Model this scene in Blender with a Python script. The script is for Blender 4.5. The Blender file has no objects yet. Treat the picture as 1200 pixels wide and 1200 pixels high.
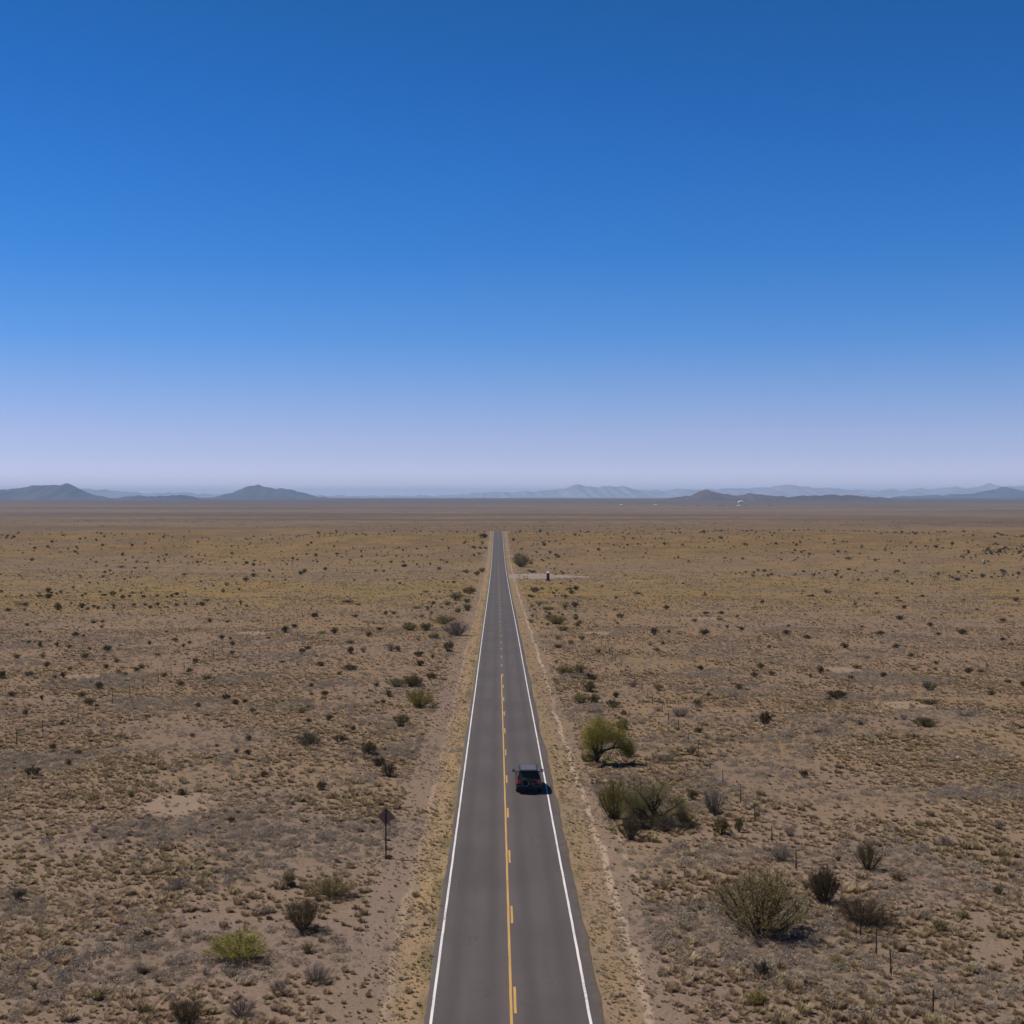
import bpy, math, random
import numpy as np
from mathutils import Vector, Matrix

random.seed(7)
rng = np.random.default_rng(11)
sc = bpy.context.scene
COL = sc.collection
R = math.radians

# ------------------------------------------------------------------ camera model
CAM_Z = 22.0
FPX = 1534.0                     # focal length in pixels of the 1200 px photograph
YAW = math.atan(17.4 / FPX)      # the road's vanishing point lies left of centre
PITCH = math.atan(17.0 / FPX)
XC = 0.55                        # road centre, metres right of the camera

cam_d = bpy.data.cameras.new('camera')
cam_d.sensor_width = 36.0
cam_d.lens = 36.0 * FPX / 1200.0
cam_d.clip_start = 0.5
cam_d.clip_end = 200000.0
cam = bpy.data.objects.new('camera', cam_d)
COL.objects.link(cam)
cam.location = (0, 0, CAM_Z)
cam.rotation_euler = (math.pi / 2 - PITCH, 0, -YAW)
sc.camera = cam
CR = cam.rotation_euler.to_matrix()

# ------------------------------------------------------------------ terrain
PROF = [(-3000, 21), (-200, 20.9), (0, 21.0), (53, 21.4), (64, 21.6), (81, 22.05), (103, 22.5), (132, 23.1), (157, 23.75),
        (190, 24.4), (248, 25.5), (323, 27.3), (422, 29.4), (527, 30.9), (604, 31.5), (678, 31.1),
        (733, 30.3), (811, 28.0), (906, 24.9), (945, 24.6), (1000, 26.3), (1100, 31), (1400, 41),
        (2000, 50), (3000, 50), (5000, 48.5), (7000, 44), (9500, 26), (12000, 15), (16000, 9), (30000, 5), (70000, 2)]
PD = np.array([p[0] for p in PROF], float)
PZ = np.array([p[1] for p in PROF], float)
_h = np.diff(PD); _dl = np.diff(PZ) / _h
PM = np.zeros(len(PD)); PM[0] = _dl[0]; PM[-1] = _dl[-1]
for i in range(1, len(PD) - 1):
    if _dl[i - 1] * _dl[i] > 0:
        w1 = 2 * _h[i] + _h[i - 1]; w2 = _h[i] + 2 * _h[i - 1]
        PM[i] = (w1 + w2) / (w1 / _dl[i - 1] + w2 / _dl[i])

def profile(y):
    y = np.clip(np.asarray(y, float), PD[0], PD[-1] - 1)
    k = np.clip(np.searchsorted(PD, y, 'right') - 1, 0, len(PD) - 2)
    h = _h[k]; t = (y - PD[k]) / h
    return (PZ[k] * (2*t**3 - 3*t**2 + 1) + PM[k] * h * (t**3 - 2*t**2 + t)
            + PZ[k + 1] * (-2*t**3 + 3*t**2) + PM[k + 1] * h * (t**3 - t**2))

def hills_noise(x, y):
    n = (np.sin(x / 61.0 + 1.3 * np.sin(y / 83.0)) * 0.35 + np.sin(x / 143.0 + y / 190.0 + 2.0) * 0.8
         + np.sin(y / 57.0 + x / 97.0 + 0.7) * 0.35)
    m = np.sin(x / 900.0 + y / 1500.0) * 2.0 + np.sin(x / 2300.0 - y / 1700.0 + 1.0) * 3.0
    a = np.abs(x - XC)
    s = np.clip((a - 12.0) / 120.0, 0, 1); s = s * s * (3 - 2 * s)
    far = np.clip((np.asarray(y, float) - 1200) / 2500, 0, 1)
    return s * n + far * m * np.clip(a / 300.0, 0, 1)

def terrain(x, y):
    x = np.asarray(x, float)
    y = np.asarray(y, float)
    a = np.clip((np.abs(x - XC) - 25.0) / 140.0, 0, 1) * np.clip((y - 420) / 250.0, 0, 1) * np.clip((2600 - y) / 1200.0, 0, 1)
    warp = a * (70 * np.sin(x / 118.0 + 0.6) + 55 * np.sin(x / 47.0 + 2.1) + 30 * np.sin(x / 21.0))
    return CAM_Z - profile(y + warp) + hills_noise(x, y) * (1 + 0.8 * a)

ys = list(np.arange(-60, 40, 20.0)) + list(np.arange(40, 260, 4.0))
v = 260.0
while v < 44000:
    ys.append(v); v *= 1.03 if v < 1300 else 1.06
ys.append(44000.0)
YS = np.array([-2000.0, -400.0] + ys)
xs = list(np.arange(0, 60, 3.0)); v = 60.0
while v < 40000:
    xs.append(v); v *= 1.09
xs.append(40000.0)
XS = np.array(sorted(set([-a for a in xs] + xs))) + XC
GX, GY = np.meshgrid(XS, YS)
GZ = terrain(GX, GY)

def ground(x, y):
    """height of the ground mesh, bilinear on its own grid"""
    i = int(np.clip(np.searchsorted(XS, x) - 1, 0, len(XS) - 2))
    j = int(np.clip(np.searchsorted(YS, y) - 1, 0, len(YS) - 2))
    u = (x - XS[i]) / (XS[i + 1] - XS[i]); w = (y - YS[j]) / (YS[j + 1] - YS[j])
    return float(GZ[j, i] * (1-u) * (1-w) + GZ[j, i+1] * u * (1-w) + GZ[j+1, i] * (1-u) * w + GZ[j+1, i+1] * u * w)

def ground_v(x, y):
    i = np.clip(np.searchsorted(XS, x) - 1, 0, len(XS) - 2)
    j = np.clip(np.searchsorted(YS, y) - 1, 0, len(YS) - 2)
    u = (x - XS[i]) / (XS[i + 1] - XS[i]); w = (y - YS[j]) / (YS[j + 1] - YS[j])
    return GZ[j, i]*(1-u)*(1-w) + GZ[j, i+1]*u*(1-w) + GZ[j+1, i]*(1-u)*w + GZ[j+1, i+1]*u*w

def at(px, py):
    """the ground point under a pixel of the photograph, and pixels per metre there"""
    d = CR @ Vector(((px - 600) / FPX, -(py - 600) / FPX, -1.0))
    t = 35.0; prev = t
    while t < 40000:
        p = Vector((0, 0, CAM_Z)) + d * t
        if p.z < ground(p.x, p.y):
            break
        prev = t; t *= 1.01
    lo, hi = prev, t
    for _ in range(24):
        m = (lo + hi) / 2
        p = Vector((0, 0, CAM_Z)) + d * m
        if p.z < ground(p.x, p.y): hi = m
        else: lo = m
    p = Vector((0, 0, CAM_Z)) + d * hi
    return p.x, p.y, ground(p.x, p.y), FPX / hi

# ------------------------------------------------------------------ helpers
def link(o):
    COL.objects.link(o); return o

def tag(o, label=None, cat=None, group=None, kind=None):
    if label: o['label'] = label
    if cat: o['category'] = cat
    if group: o['group'] = group
    if kind: o['kind'] = kind
    return o

def empty(name, loc, rz=0.0):
    o = bpy.data.objects.new(name, None)
    o.empty_display_size = 0.3
    o.location = loc; o.rotation_euler = (0, 0, rz)
    return link(o)

class MB:
    """collects faces of several primitives into one mesh"""
    def __init__(s): s.v = []; s.f = []; s.m = []; s.mi = 0
    def add(s, vs, fs):
        b = len(s.v); s.v += [tuple(p) for p in vs]
        s.f += [tuple(b + i for i in f) for f in fs]; s.m += [s.mi] * len(fs)
    def box(s, c, d, rot=None, taper=1.0):
        hx, hy, hz = d[0] / 2, d[1] / 2, d[2] / 2
        vs = []
        for z, k in ((-hz, 1.0), (hz, taper)):
            for x, y in ((-hx, -hy), (hx, -hy), (hx, hy), (-hx, hy)):
                p = Vector((x * k, y * k, z))
                if rot: p = rot @ p
                vs.append(p + Vector(c))
        s.add(vs, [(3, 2, 1, 0), (4, 5, 6, 7), (0, 1, 5, 4), (1, 2, 6, 5), (2, 3, 7, 6), (3, 0, 4, 7)])
    def tube(s, pts, rad, n=6, cap=True):
        pts = [Vector(p) for p in pts]
        rings = []
        for i, p in enumerate(pts):
            t = (pts[min(i + 1, len(pts) - 1)] - pts[max(i - 1, 0)])
            t = t.normalized() if t.length > 1e-9 else Vector((0, 0, 1))
            a = t.cross(Vector((0.31, 0.9, 0.17)))
            a = a.normalized() if a.length > 1e-4 else Vector((1, 0, 0))
            b = t.cross(a)
            r = rad[i] if isinstance(rad, (list, tuple)) else rad
            rings.append([p + a * (r * math.cos(2*math.pi*k/n)) + b * (r * math.sin(2*math.pi*k/n)) for k in range(n)])
        vs = [q for ring in rings for q in ring]; fs = []
        for i in range(len(rings) - 1):
            for k in range(n):
                fs.append((i*n + k, i*n + (k+1) % n, (i+1)*n + (k+1) % n, (i+1)*n + k))
        if cap and n > 2:
            fs.append(tuple(range(n - 1, -1, -1))); fs.append(tuple((len(rings)-1)*n + k for k in range(n)))
        s.add(vs, fs)
    def lathe(s, c, prof, axis='Y', n=28):
        """profile of (radius, offset) turned about an axis through c"""
        vs = []; fs = []
        for r, o in prof:
            for k in range(n):
                a = 2*math.pi*k/n
                if axis == 'Y': vs.append((c[0] + r*math.cos(a), c[1] + o, c[2] + r*math.sin(a)))
                elif axis == 'X': vs.append((c[0] + o, c[1] + r*math.cos(a), c[2] + r*math.sin(a)))
                else: vs.append((c[0] + r*math.cos(a), c[1] + r*math.sin(a), c[2] + o))
        for i in range(len(prof) - 1):
            for k in range(n):
                fs.append((i*n+k, i*n+(k+1) % n, (i+1)*n+(k+1) % n, (i+1)*n+k))
        fs.append(tuple(range(n-1, -1, -1))); fs.append(tuple((len(prof)-1)*n+k for k in range(n)))
        s.add(vs, fs)
    def mesh(s, name, mats, smooth=False):
        me = bpy.data.meshes.new(name)
        me.from_pydata(s.v, [], s.f)
        for m in (mats if isinstance(mats, (list, tuple)) else [mats]): me.materials.append(m)
        me.polygons.foreach_set('material_index', s.m)
        if smooth: me.polygons.foreach_set('use_smooth', [True] * len(me.polygons))
        me.update()
        return me
    def build(s, name, mats, parent=None, smooth=False, bevel=0.0):
        o = bpy.data.objects.new(name, s.mesh(name, mats, smooth))
        link(o)
        if parent: o.parent = parent
        if bevel:
            b = o.modifiers.new('bevel', 'BEVEL'); b.width = bevel; b.segments = 2; b.limit_method = 'ANGLE'
        return o

def copy_tree(o, parent=None):
    c = o.copy(); COL.objects.link(c)
    if parent: c.parent = parent
    for ch in list(o.children): copy_tree(ch, c)
    return c

# ------------------------------------------------------------------ node helpers
ALB = 0.80
class NT:
    def __init__(s, mat):
        s.t = mat.node_tree; s.n = s.t.nodes; s.l = s.t.links
    def put(s, sock, val):
        if hasattr(val, 'is_output'): s.l.new(val, sock)
        elif isinstance(val, (tuple, list)) and len(val) == 3 and sock.type == 'RGBA': sock.default_value = (*val, 1)
        else: sock.default_value = val
    def math(s, op, a, b=0.0, c=None):
        n = s.n.new('ShaderNodeMath'); n.operation = op
        s.put(n.inputs[0], a); s.put(n.inputs[1], b)
        if c is not None: s.put(n.inputs[2], c)
        return n.outputs[0]
    def mix(s, f, a, b, mode='MIX'):
        n = s.n.new('ShaderNodeMix'); n.data_type = 'RGBA'; n.blend_type = mode
        s.put(n.inputs[0], f); s.put(n.inputs[6], a); s.put(n.inputs[7], b)
        return n.outputs[2]
    def base(s, b, col):
        s.put(b.inputs['Base Color'], s.mix(1.0, col, (ALB, ALB, ALB), 'MULTIPLY'))
    def noise(s, vec, scale, detail=3.0, rough=0.55, dist=0.0):
        n = s.n.new('ShaderNodeTexNoise'); s.put(n.inputs['Vector'], vec)
        n.inputs['Scale'].default_value = scale; n.inputs['Detail'].default_value = detail
        n.inputs['Roughness'].default_value = rough; n.inputs['Distortion'].default_value = dist
        return n.outputs[0]
    def step(s, v, a, b, lo=0.0, hi=1.0):
        n = s.n.new('ShaderNodeMapRange'); n.interpolation_type = 'SMOOTHSTEP'
        s.put(n.inputs[0], v)
        n.inputs[1].default_value = a; n.inputs[2].default_value = b
        n.inputs[3].default_value = lo; n.inputs[4].default_value = hi
        return n.outputs[0]
    def band(s, v, a, b, soft):
        return s.math('MULTIPLY', s.step(v, a - soft, a + soft), s.step(v, b - soft, b + soft, 1, 0))
    def scaled(s, vec, sx, sy, sz):
        n = s.n.new('ShaderNodeVectorMath'); n.operation = 'MULTIPLY'
        s.put(n.inputs[0], vec); n.inputs[1].default_value = (sx, sy, sz)
        return n.outputs[0]
    def pos(s):
        g = s.n.new('ShaderNodeNewGeometry'); x = s.n.new('ShaderNodeSeparateXYZ')
        s.l.new(g.outputs['Position'], x.inputs[0])
        return g.outputs['Position'], x.outputs[0], x.outputs[1], x.outputs[2]

def material(name, rough=0.8, spec=0.3):
    m = bpy.data.materials.new(name); m.use_nodes = True
    b = m.node_tree.nodes['Principled BSDF']
    b.inputs['Roughness'].default_value = rough
    b.inputs['Specular IOR Level'].default_value = spec
    return m, NT(m), b

def plain(name, col, rough=0.6, spec=0.4, metal=0.0, var=0.12, scale=6.0, coat=0.0):
    """a surface of one colour with mottled wear"""
    m, n, b = material(name, rough, spec)
    tc = n.n.new('ShaderNodeTexCoord')
    f = n.noise(tc.outputs['Object'], scale, 4.0)
    lo = tuple(c * (1 - var) for c in col); hi = tuple(min(1, c * (1 + var)) for c in col)
    n.base(b, n.mix(f, lo, hi))
    n.put(b.inputs['Roughness'], n.step(f, 0.3, 0.7, max(0.02, rough - 0.06), min(1, rough + 0.06)))
    b.inputs['Metallic'].default_value = metal
    b.inputs['Coat Weight'].default_value = coat
    return m

def foliage(name, col, tip, rough=0.7, trans=0.25, var=0.35):
    """leaf or blade: tint differs from plant to plant and from leaf to leaf"""
    m, n, b = material(name, rough, 0.2)
    oi = n.n.new('ShaderNodeObjectInfo'); g = n.n.new('ShaderNodeNewGeometry')
    c = n.mix(g.outputs['Random Per Island'], col, tip)
    k = n.math('MULTIPLY_ADD', oi.outputs['Random'], 2 * var, 1 - var)
    hs = n.n.new('ShaderNodeHueSaturation')
    n.put(hs.inputs['Color'], c); n.put(hs.inputs['Value'], k)
    n.put(hs.inputs['Hue'], n.math('MULTIPLY_ADD', oi.outputs['Random'], 0.03, 0.485))
    n.base(b, hs.outputs[0])
    if trans:
        tr = n.n.new('ShaderNodeBsdfTranslucent'); mx = n.n.new('ShaderNodeMixShader')
        n.put(tr.inputs[0], n.mix(1.0, hs.outputs[0], (ALB, ALB, ALB), 'MULTIPLY')); mx.inputs[0].default_value = trans
        n.l.new(b.outputs[0], mx.inputs[1]); n.l.new(tr.outputs[0], mx.inputs[2])
        out = [q for q in n.n if q.type == 'OUTPUT_MATERIAL'][0]
        n.l.new(mx.outputs[0], out.inputs[0])
    return m

# ------------------------------------------------------------------ light
SUN_DIR = Vector((-0.62, 0.22, 1.0)).normalized()      # towards the sun
sd = bpy.data.lights.new('sun', 'SUN'); sd.energy = 4.85; sd.angle = R(0.53); sd.color = (1.0, 0.935, 0.85)
so = link(bpy.data.objects.new('sun', sd))
so.rotation_euler = SUN_DIR.to_track_quat('Z', 'Y').to_euler()
so.location = (0, 0, 900)

w = bpy.data.worlds.new('World'); sc.world = w; w.use_nodes = True
wn = w.node_tree.nodes; wl = w.node_tree.links
bg = wn['Background']
sky = wn.new('ShaderNodeTexSky'); sky.sky_type = 'NISHITA'; sky.sun_disc = False
sky.sun_elevation = math.asin(SUN_DIR.z)
sky.sun_rotation = math.atan2(SUN_DIR.x, SUN_DIR.y)
sky.altitude = 1300; sky.air_density = 1.0; sky.dust_density = 0.2; sky.ozone_density = 6.0
bg.inputs['Strength'].default_value = 0.10
# the clear desert sky of the photograph: deeper blue higher up, lavender near the horizon; unseen sky above dimmed to cut blue fill
SKY_GAIN = [(0.0, (1.20, 1.02, 1.56)), (60.0, (0.10, 0.15, 0.17)), (34.0, (0.09, 0.24, 0.31)), (1.0, (1.14, 0.98, 1.44)), (1.8, (0.93, 0.84, 1.22)), (3.1, (0.84, 0.78, 1.10)), (4.96, (0.640, 0.745, 1.07)),
            (6.8, (0.410, 0.700, 1.09)), (10.45, (0.205, 0.635, 1.08)), (14.0, (0.140, 0.585, 1.05)), (17.5, (0.105, 0.53, 0.97)), (20.7, (0.095, 0.505, 0.87))]
wc = wn.new('ShaderNodeTexCoord'); wx = wn.new('ShaderNodeSeparateXYZ'); wl.new(wc.outputs['Generated'], wx.inputs[0])
we = wn.new('ShaderNodeMath'); we.operation = 'ARCSINE'; wl.new(wx.outputs[2], we.inputs[0])
wr = wn.new('ShaderNodeMapRange'); wl.new(we.outputs[0], wr.inputs[0])
wr.inputs[1].default_value = 0.0; wr.inputs[2].default_value = R(60.0)
ramp = wn.new('ShaderNodeValToRGB'); wl.new(wr.outputs[0], ramp.inputs[0])
GMAX = 4.0
cr_ = ramp.color_ramp
for i, (e, g) in enumerate(SKY_GAIN):
    el = cr_.elements[i] if i < 2 else cr_.elements.new(min(1.0, e / 60.0) - 1e-4)
    el.position = min(1.0, e / 60.0); el.color = (g[0] / GMAX, g[1] / GMAX, g[2] / GMAX, 1)
mg = wn.new('ShaderNodeVectorMath'); mg.operation = 'MULTIPLY'
wl.new(sky.outputs[0], mg.inputs[0]); wl.new(ramp.outputs[0], mg.inputs[1])
ms = wn.new('ShaderNodeVectorMath'); ms.operation = 'SCALE'; ms.inputs['Scale'].default_value = GMAX
wl.new(mg.outputs[0], ms.inputs[0]); wl.new(ms.outputs[0], bg.inputs['Color'])

sc.view_settings.view_transform = 'Standard'
sc.view_settings.look = 'None'
sc.view_settings.gamma = 1.0
sc.view_settings.exposure = 0.0
sc.cycles.use_denoising = True
sc.cycles.max_bounces = 6
sc.cycles.volume_bounces = 1
sc.cycles.transparent_max_bounces = 8
sc.cycles.use_adaptive_sampling = True

# ------------------------------------------------------------------ ground
SCRAPES = []
for px_, py_, wx_, wy_ in ((210, 942, 3.2, 4.2), (95, 793, 3.0, 3.5), (300, 742, 3.5, 5.0), (1060, 826, 3.4, 4.0), (835, 725, 3.5, 5.0), (700, 742, 3.0, 4.0), (985, 785, 3.0, 4.0)):
    q_ = at(px_, py_); SCRAPES.append((q_[0], q_[1], wx_, wy_))

def ground_material():
    m, n, b = material('dry_plain', 0.95, 0.1)
    P, X, Y, Z = n.pos()
    nl = n.noise(P, 1/140.0, 3.0)
    nm = n.noise(P, 1/28.0, 4.0)
    ns = n.noise(P, 1/4.5, 4.0, 0.6)
    nf = n.noise(P, 1/0.9, 4.0, 0.65)
    ng = n.noise(P, 1/0.16, 3.0, 0.6)
    mauve = (0.245, 0.172, 0.130); tan = (0.285, 0.192, 0.108); straw = (0.275, 0.190, 0.085); olive = (0.185, 0.142, 0.076)
    pale = (0.36, 0.275, 0.215); dark = (0.125, 0.095, 0.070)
    c = n.mix(n.step(nm, 0.36, 0.64), mauve, tan)
    c = n.mix(n.step(nl, 0.45, 0.68, 0, 0.7), c, straw)
    c = n.mix(n.step(n.math('ADD', Y, n.math('MULTIPLY', nl, 90.0)), 175, 105, 0, 0.55), c, n.mix(nm, (0.235, 0.174, 0.150), (0.285, 0.208, 0.162)))
    c = n.mix(n.math('MULTIPLY', n.band(Y, 130, 330, 60), n.step(nm, 0.3, 0.7, 0.2, 0.75)), c, (0.270, 0.172, 0.112))
    # belt of yellow grass on the slope before the wash
    yb = n.math('ADD', Y, n.math('MULTIPLY', n.math('SUBTRACT', nl, 0.5), 420.0))
    c = n.mix(n.math('MULTIPLY', n.band(yb, 320, 500, 110), n.step(nm, 0.25, 0.65, 0.35, 0.95)), c, (0.290, 0.182, 0.050))
    # far side of the wash and the crest: browner
    c = n.mix(n.step(yb, 420, 800, 0, 0.8), c, n.mix(n.step(nm, 0.35, 0.65), (0.190, 0.108, 0.040), (0.262, 0.160, 0.050)))
    # tufts and litter mottling
    c = n.mix(n.step(ns, 0.52, 0.72, 0, 0.55), c, olive)
    c = n.mix(n.step(nf, 0.56, 0.70, 0, 0.4), c, dark)
    c = n.mix(n.math('MULTIPLY', n.step(nf, 0.44, 0.30, 0, 0.5), n.step(nm, 0.4, 0.6)), c, pale)
    c = n.mix(n.step(ng, 0.35, 0.7, 0, 0.5), c, n.mix(0.5, c, dark, 'MULTIPLY'))
    mid = n.math('MULTIPLY', n.step(Y, 240, 420), 1.0)
    nq = n.noise(P, 1/10.0, 5.0, 0.68); nk = n.noise(n.scaled(P, 0.6, 1.0, 1.0), 1/75.0, 4.0, 0.6)
    c = n.mix(n.math('MULTIPLY', mid, n.step(nk, 0.52, 0.66, 0, 0.55)), c, (0.190, 0.132, 0.095))
    c = n.mix(n.math('MULTIPLY', mid, n.step(nk, 0.44, 0.34, 0, 0.6)), c, (0.215, 0.152, 0.058))
    c = n.mix(n.math('MULTIPLY', mid, n.step(nq, 0.50, 0.60, 0, 0.55)), c, (0.125, 0.094, 0.045))
    # bare pale scrapes
    nb = n.noise(n.scaled(P, 0.5, 1.0, 1.0), 1/17.0, 3.0, 0.5)
    c = n.mix(n.step(nb, 0.70, 0.76, 0, 0.75), c, (0.34, 0.25, 0.175))
    for bx, by, rx, ry in SCRAPES:
        ex = n.math('DIVIDE', n.math('SUBTRACT', X, bx), rx); ey = n.math('DIVIDE', n.math('SUBTRACT', Y, by), ry)
        er = n.math('ADD', n.math('ADD', n.math('MULTIPLY', ex, ex), n.math('MULTIPLY', ey, ey)), n.math('MULTIPLY', n.math('SUBTRACT', n.noise(P, 1/2.5, 4.0, 0.6), 0.5), 1.6))
        c = n.mix(n.step(er, 0.6, 1.15, 0.65, 0), c, (0.325, 0.235, 0.172))
    # distant basin
    nfz = n.noise(n.scaled(P, 0.25, 1.0, 1.0), 1/700.0, 5.0, 0.6)
    far = n.mix(n.step(nfz, 0.40, 0.60), (0.132, 0.078, 0.038), (0.215, 0.132, 0.060))
    far = n.mix(n.step(n.math('ADD', Y, n.math('MULTIPLY', nfz, 2500.0)), 7200, 11500, 0, 0.85), far, (0.085, 0.050, 0.042))
    fsp = n.noise(n.scaled(P, 1.0, 0.6, 1.0), 1/38.0, 5.0, 0.7)
    far = n.mix(n.step(fsp, 0.50, 0.60, 0, 0.7), far, (0.080, 0.055, 0.026))
    c = n.mix(n.step(Y, 1200, 2600), c, far)
    # road verges
    wob = n.math('MULTIPLY', n.math('SUBTRACT', n.noise(n.scaled(P, 1, 0.4, 1), 1/5.0, 4.0, 0.65), 0.5), 3.4)
    fine = n.math('MULTIPLY', n.math('SUBTRACT', nf, 0.5), 0.9)
    xr = n.math('ADD', n.math('ADD', n.math('SUBTRACT', X, XC), n.math('MULTIPLY', wob, 0.55)), fine)
    near = n.step(Y, 950, 1200, 1, 0)
    def vz(mask, k=1.0):
        return n.math('MULTIPLY', n.math('MULTIPLY', mask, near), k)
    patch = n.step(n.noise(n.scaled(P, 1.0, 0.3, 1), 1/2.2, 4.0, 0.6), 0.3, 0.62, 0.45, 1.0)
    c = n.mix(vz(n.band(xr, -7.8, -5.0, 1.2), 0.5), c, n.mix(nf, (0.19, 0.14, 0.115), (0.30, 0.215, 0.17)))
    c = n.mix(vz(n.math('MULTIPLY', n.band(xr, -5.2, -3.2, 0.45), patch), 0.9), c, (0.36, 0.245, 0.135))
    c = n.mix(vz(n.math('MULTIPLY', n.band(xr, -4.1, -3.0, 0.35), n.step(ns, 0.35, 0.6)), 0.8), c, (0.15, 0.125, 0.062))
    c = n.mix(vz(n.math('MULTIPLY', n.band(xr, 3.4, 5.7, 0.5), patch), 0.85), c, (0.31, 0.215, 0.125))
    c = n.mix(vz(n.math('MULTIPLY', n.band(xr, 3.4, 4.4, 0.4), n.step(ns, 0.4, 0.65)), 0.7), c, (0.17, 0.14, 0.08))
    c = n.mix(vz(n.band(xr, 5.2, 7.4, 0.9), 0.35), c, n.mix(nf, (0.21, 0.155, 0.12), (0.31, 0.225, 0.17)))
    xt = n.math('ADD', n.math('SUBTRACT', X, XC), n.math('ADD', n.math('MULTIPLY', wob, 0.45), n.math('MULTIPLY', fine, 0.35)))
    brk = n.step(nm, 0.3, 0.55, 0.35, 1.0)
    c = n.mix(vz(n.math('MULTIPLY', n.band(xt, 5.65, 6.0, 0.10), brk), 0.85), c, (0.46, 0.345, 0.25))
    c = n.mix(vz(n.math('MULTIPLY', n.band(xt, 7.1, 7.4, 0.12), n.step(nm, 0.45, 0.6)), 0.6), c, (0.42, 0.32, 0.24))
    c = n.mix(vz(n.math('MULTIPLY', n.band(xt, -5.6, -5.3, 0.12), brk), 0.6), c, (0.42, 0.31, 0.21))
    n.base(b, c)
    bp = n.n.new('ShaderNodeBump'); bp.inputs['Strength'].default_value = 0.7; bp.inputs['Distance'].default_value = 0.25
    n.put(bp.inputs['Height'], n.math('ADD', nf, n.math('MULTIPLY', ng, 0.35)))
    n.l.new(bp.outputs[0], b.inputs['Normal'])
    return m

ny, nx = GX.shape
gv = np.stack([GX, GY, GZ], -1).reshape(-1, 3)
jj, ii = np.meshgrid(np.arange(ny - 1), np.arange(nx - 1), indexing='ij')
a = (jj * nx + ii).ravel()
gf = np.stack([a, a + 1, a + nx + 1, a + nx], -1)
gm = bpy.data.meshes.new('ground'); gm.from_pydata(gv.tolist(), [], gf.tolist())
gm.polygons.foreach_set('use_smooth', [True] * len(gm.polygons))
gm.materials.append(ground_material())
tag(link(bpy.data.objects.new('ground', gm)), kind='structure')

# ------------------------------------------------------------------ road
def road_material():
    m, n, b = material('asphalt', 0.85, 0.25)
    P, X, Y, Z = n.pos()
    xr = n.math('SUBTRACT', X, XC)
    f = n.noise(P, 1/0.05, 2.0); g = n.noise(n.scaled(P, 1, 0.08, 1), 1/0.8, 4.0); h = n.noise(P, 1/9.0, 3.0)
    c = n.mix(n.step(h, 0.35, 0.65), (0.092, 0.076, 0.073), (0.112, 0.093, 0.089))
    c = n.mix(n.step(g, 0.35, 0.75, 0, 0.35), c, (0.14, 0.12, 0.118))
    c = n.mix(n.step(f, 0.4, 0.75, 0, 0.35), c, (0.06, 0.052, 0.053))
    # polished wheel paths and the oil strip between them
    for x0 in (-2.45, -0.8, 0.9, 2.5):
        c = n.mix(n.math('MULTIPLY', n.band(xr, x0 - 0.28, x0 + 0.28, 0.25), 0.55), c, (0.080, 0.067, 0.065))
    c = n.mix(n.math('MULTIPLY', n.band(xr, -0.35, 0.45, 0.3), 0.3), c, (0.14, 0.112, 0.10))
    # cracks
    vo = n.n.new('ShaderNodeTexVoronoi'); vo.feature = 'DISTANCE_TO_EDGE'; vo.inputs['Scale'].default_value = 1/3.6
    wp = n.n.new('ShaderNodeVectorMath'); wp.operation = 'ADD'
    n.put(wp.inputs[0], P)
    nz = n.n.new('ShaderNodeTexNoise'); nz.inputs['Scale'].default_value = 0.7; n.put(nz.inputs['Vector'], P)
    n.put(wp.inputs[1], nz.outputs[1]); n.put(vo.inputs['Vector'], wp.outputs[0])
    cr = n.math('MULTIPLY', n.step(vo.outputs[0], 0.0, 0.012, 1, 0), n.step(n.noise(P, 1/6.0, 2.0), 0.50, 0.60))
    c = n.mix(n.math('MULTIPLY', cr, 0.35), c, (0.04, 0.034, 0.034))
    # dust washed in along the edges
    e = n.math('ADD', n.math('ABSOLUTE', xr), n.math('MULTIPLY', n.math('SUBTRACT', n.noise(P, 1/0.7, 4.0), 0.5), 0.7))
    c = n.mix(n.step(e, 3.42, 3.95, 0, 0.8), c, (0.19, 0.145, 0.105))
    n.base(b, c)
    bp = n.n.new('ShaderNodeBump'); bp.inputs['Strength'].default_value = 0.3; bp.inputs['Distance'].default_value = 0.01
    n.put(bp.inputs['Height'], f); n.l.new(bp.outputs[0], b.inputs['Normal'])
    return m

def paint_material(name, col, worn, wear):
    m, n, b = material(name, 0.7, 0.3)
    P, X, Y, Z = n.pos()
    f = n.noise(P, 1/0.12, 4.0, 0.7); g = n.noise(P, 1/3.0, 3.0)
    c = n.mix(n.step(g, 0.3, 0.7), col, tuple(0.86 * q for q in col))
    k = n.math('ADD', f, n.math('MULTIPLY', n.math('SUBTRACT', g, 0.5), 0.5))
    c = n.mix(n.step(k, wear, wear + 0.06), c, worn)
    n.base(b, c)
    return m

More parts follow.
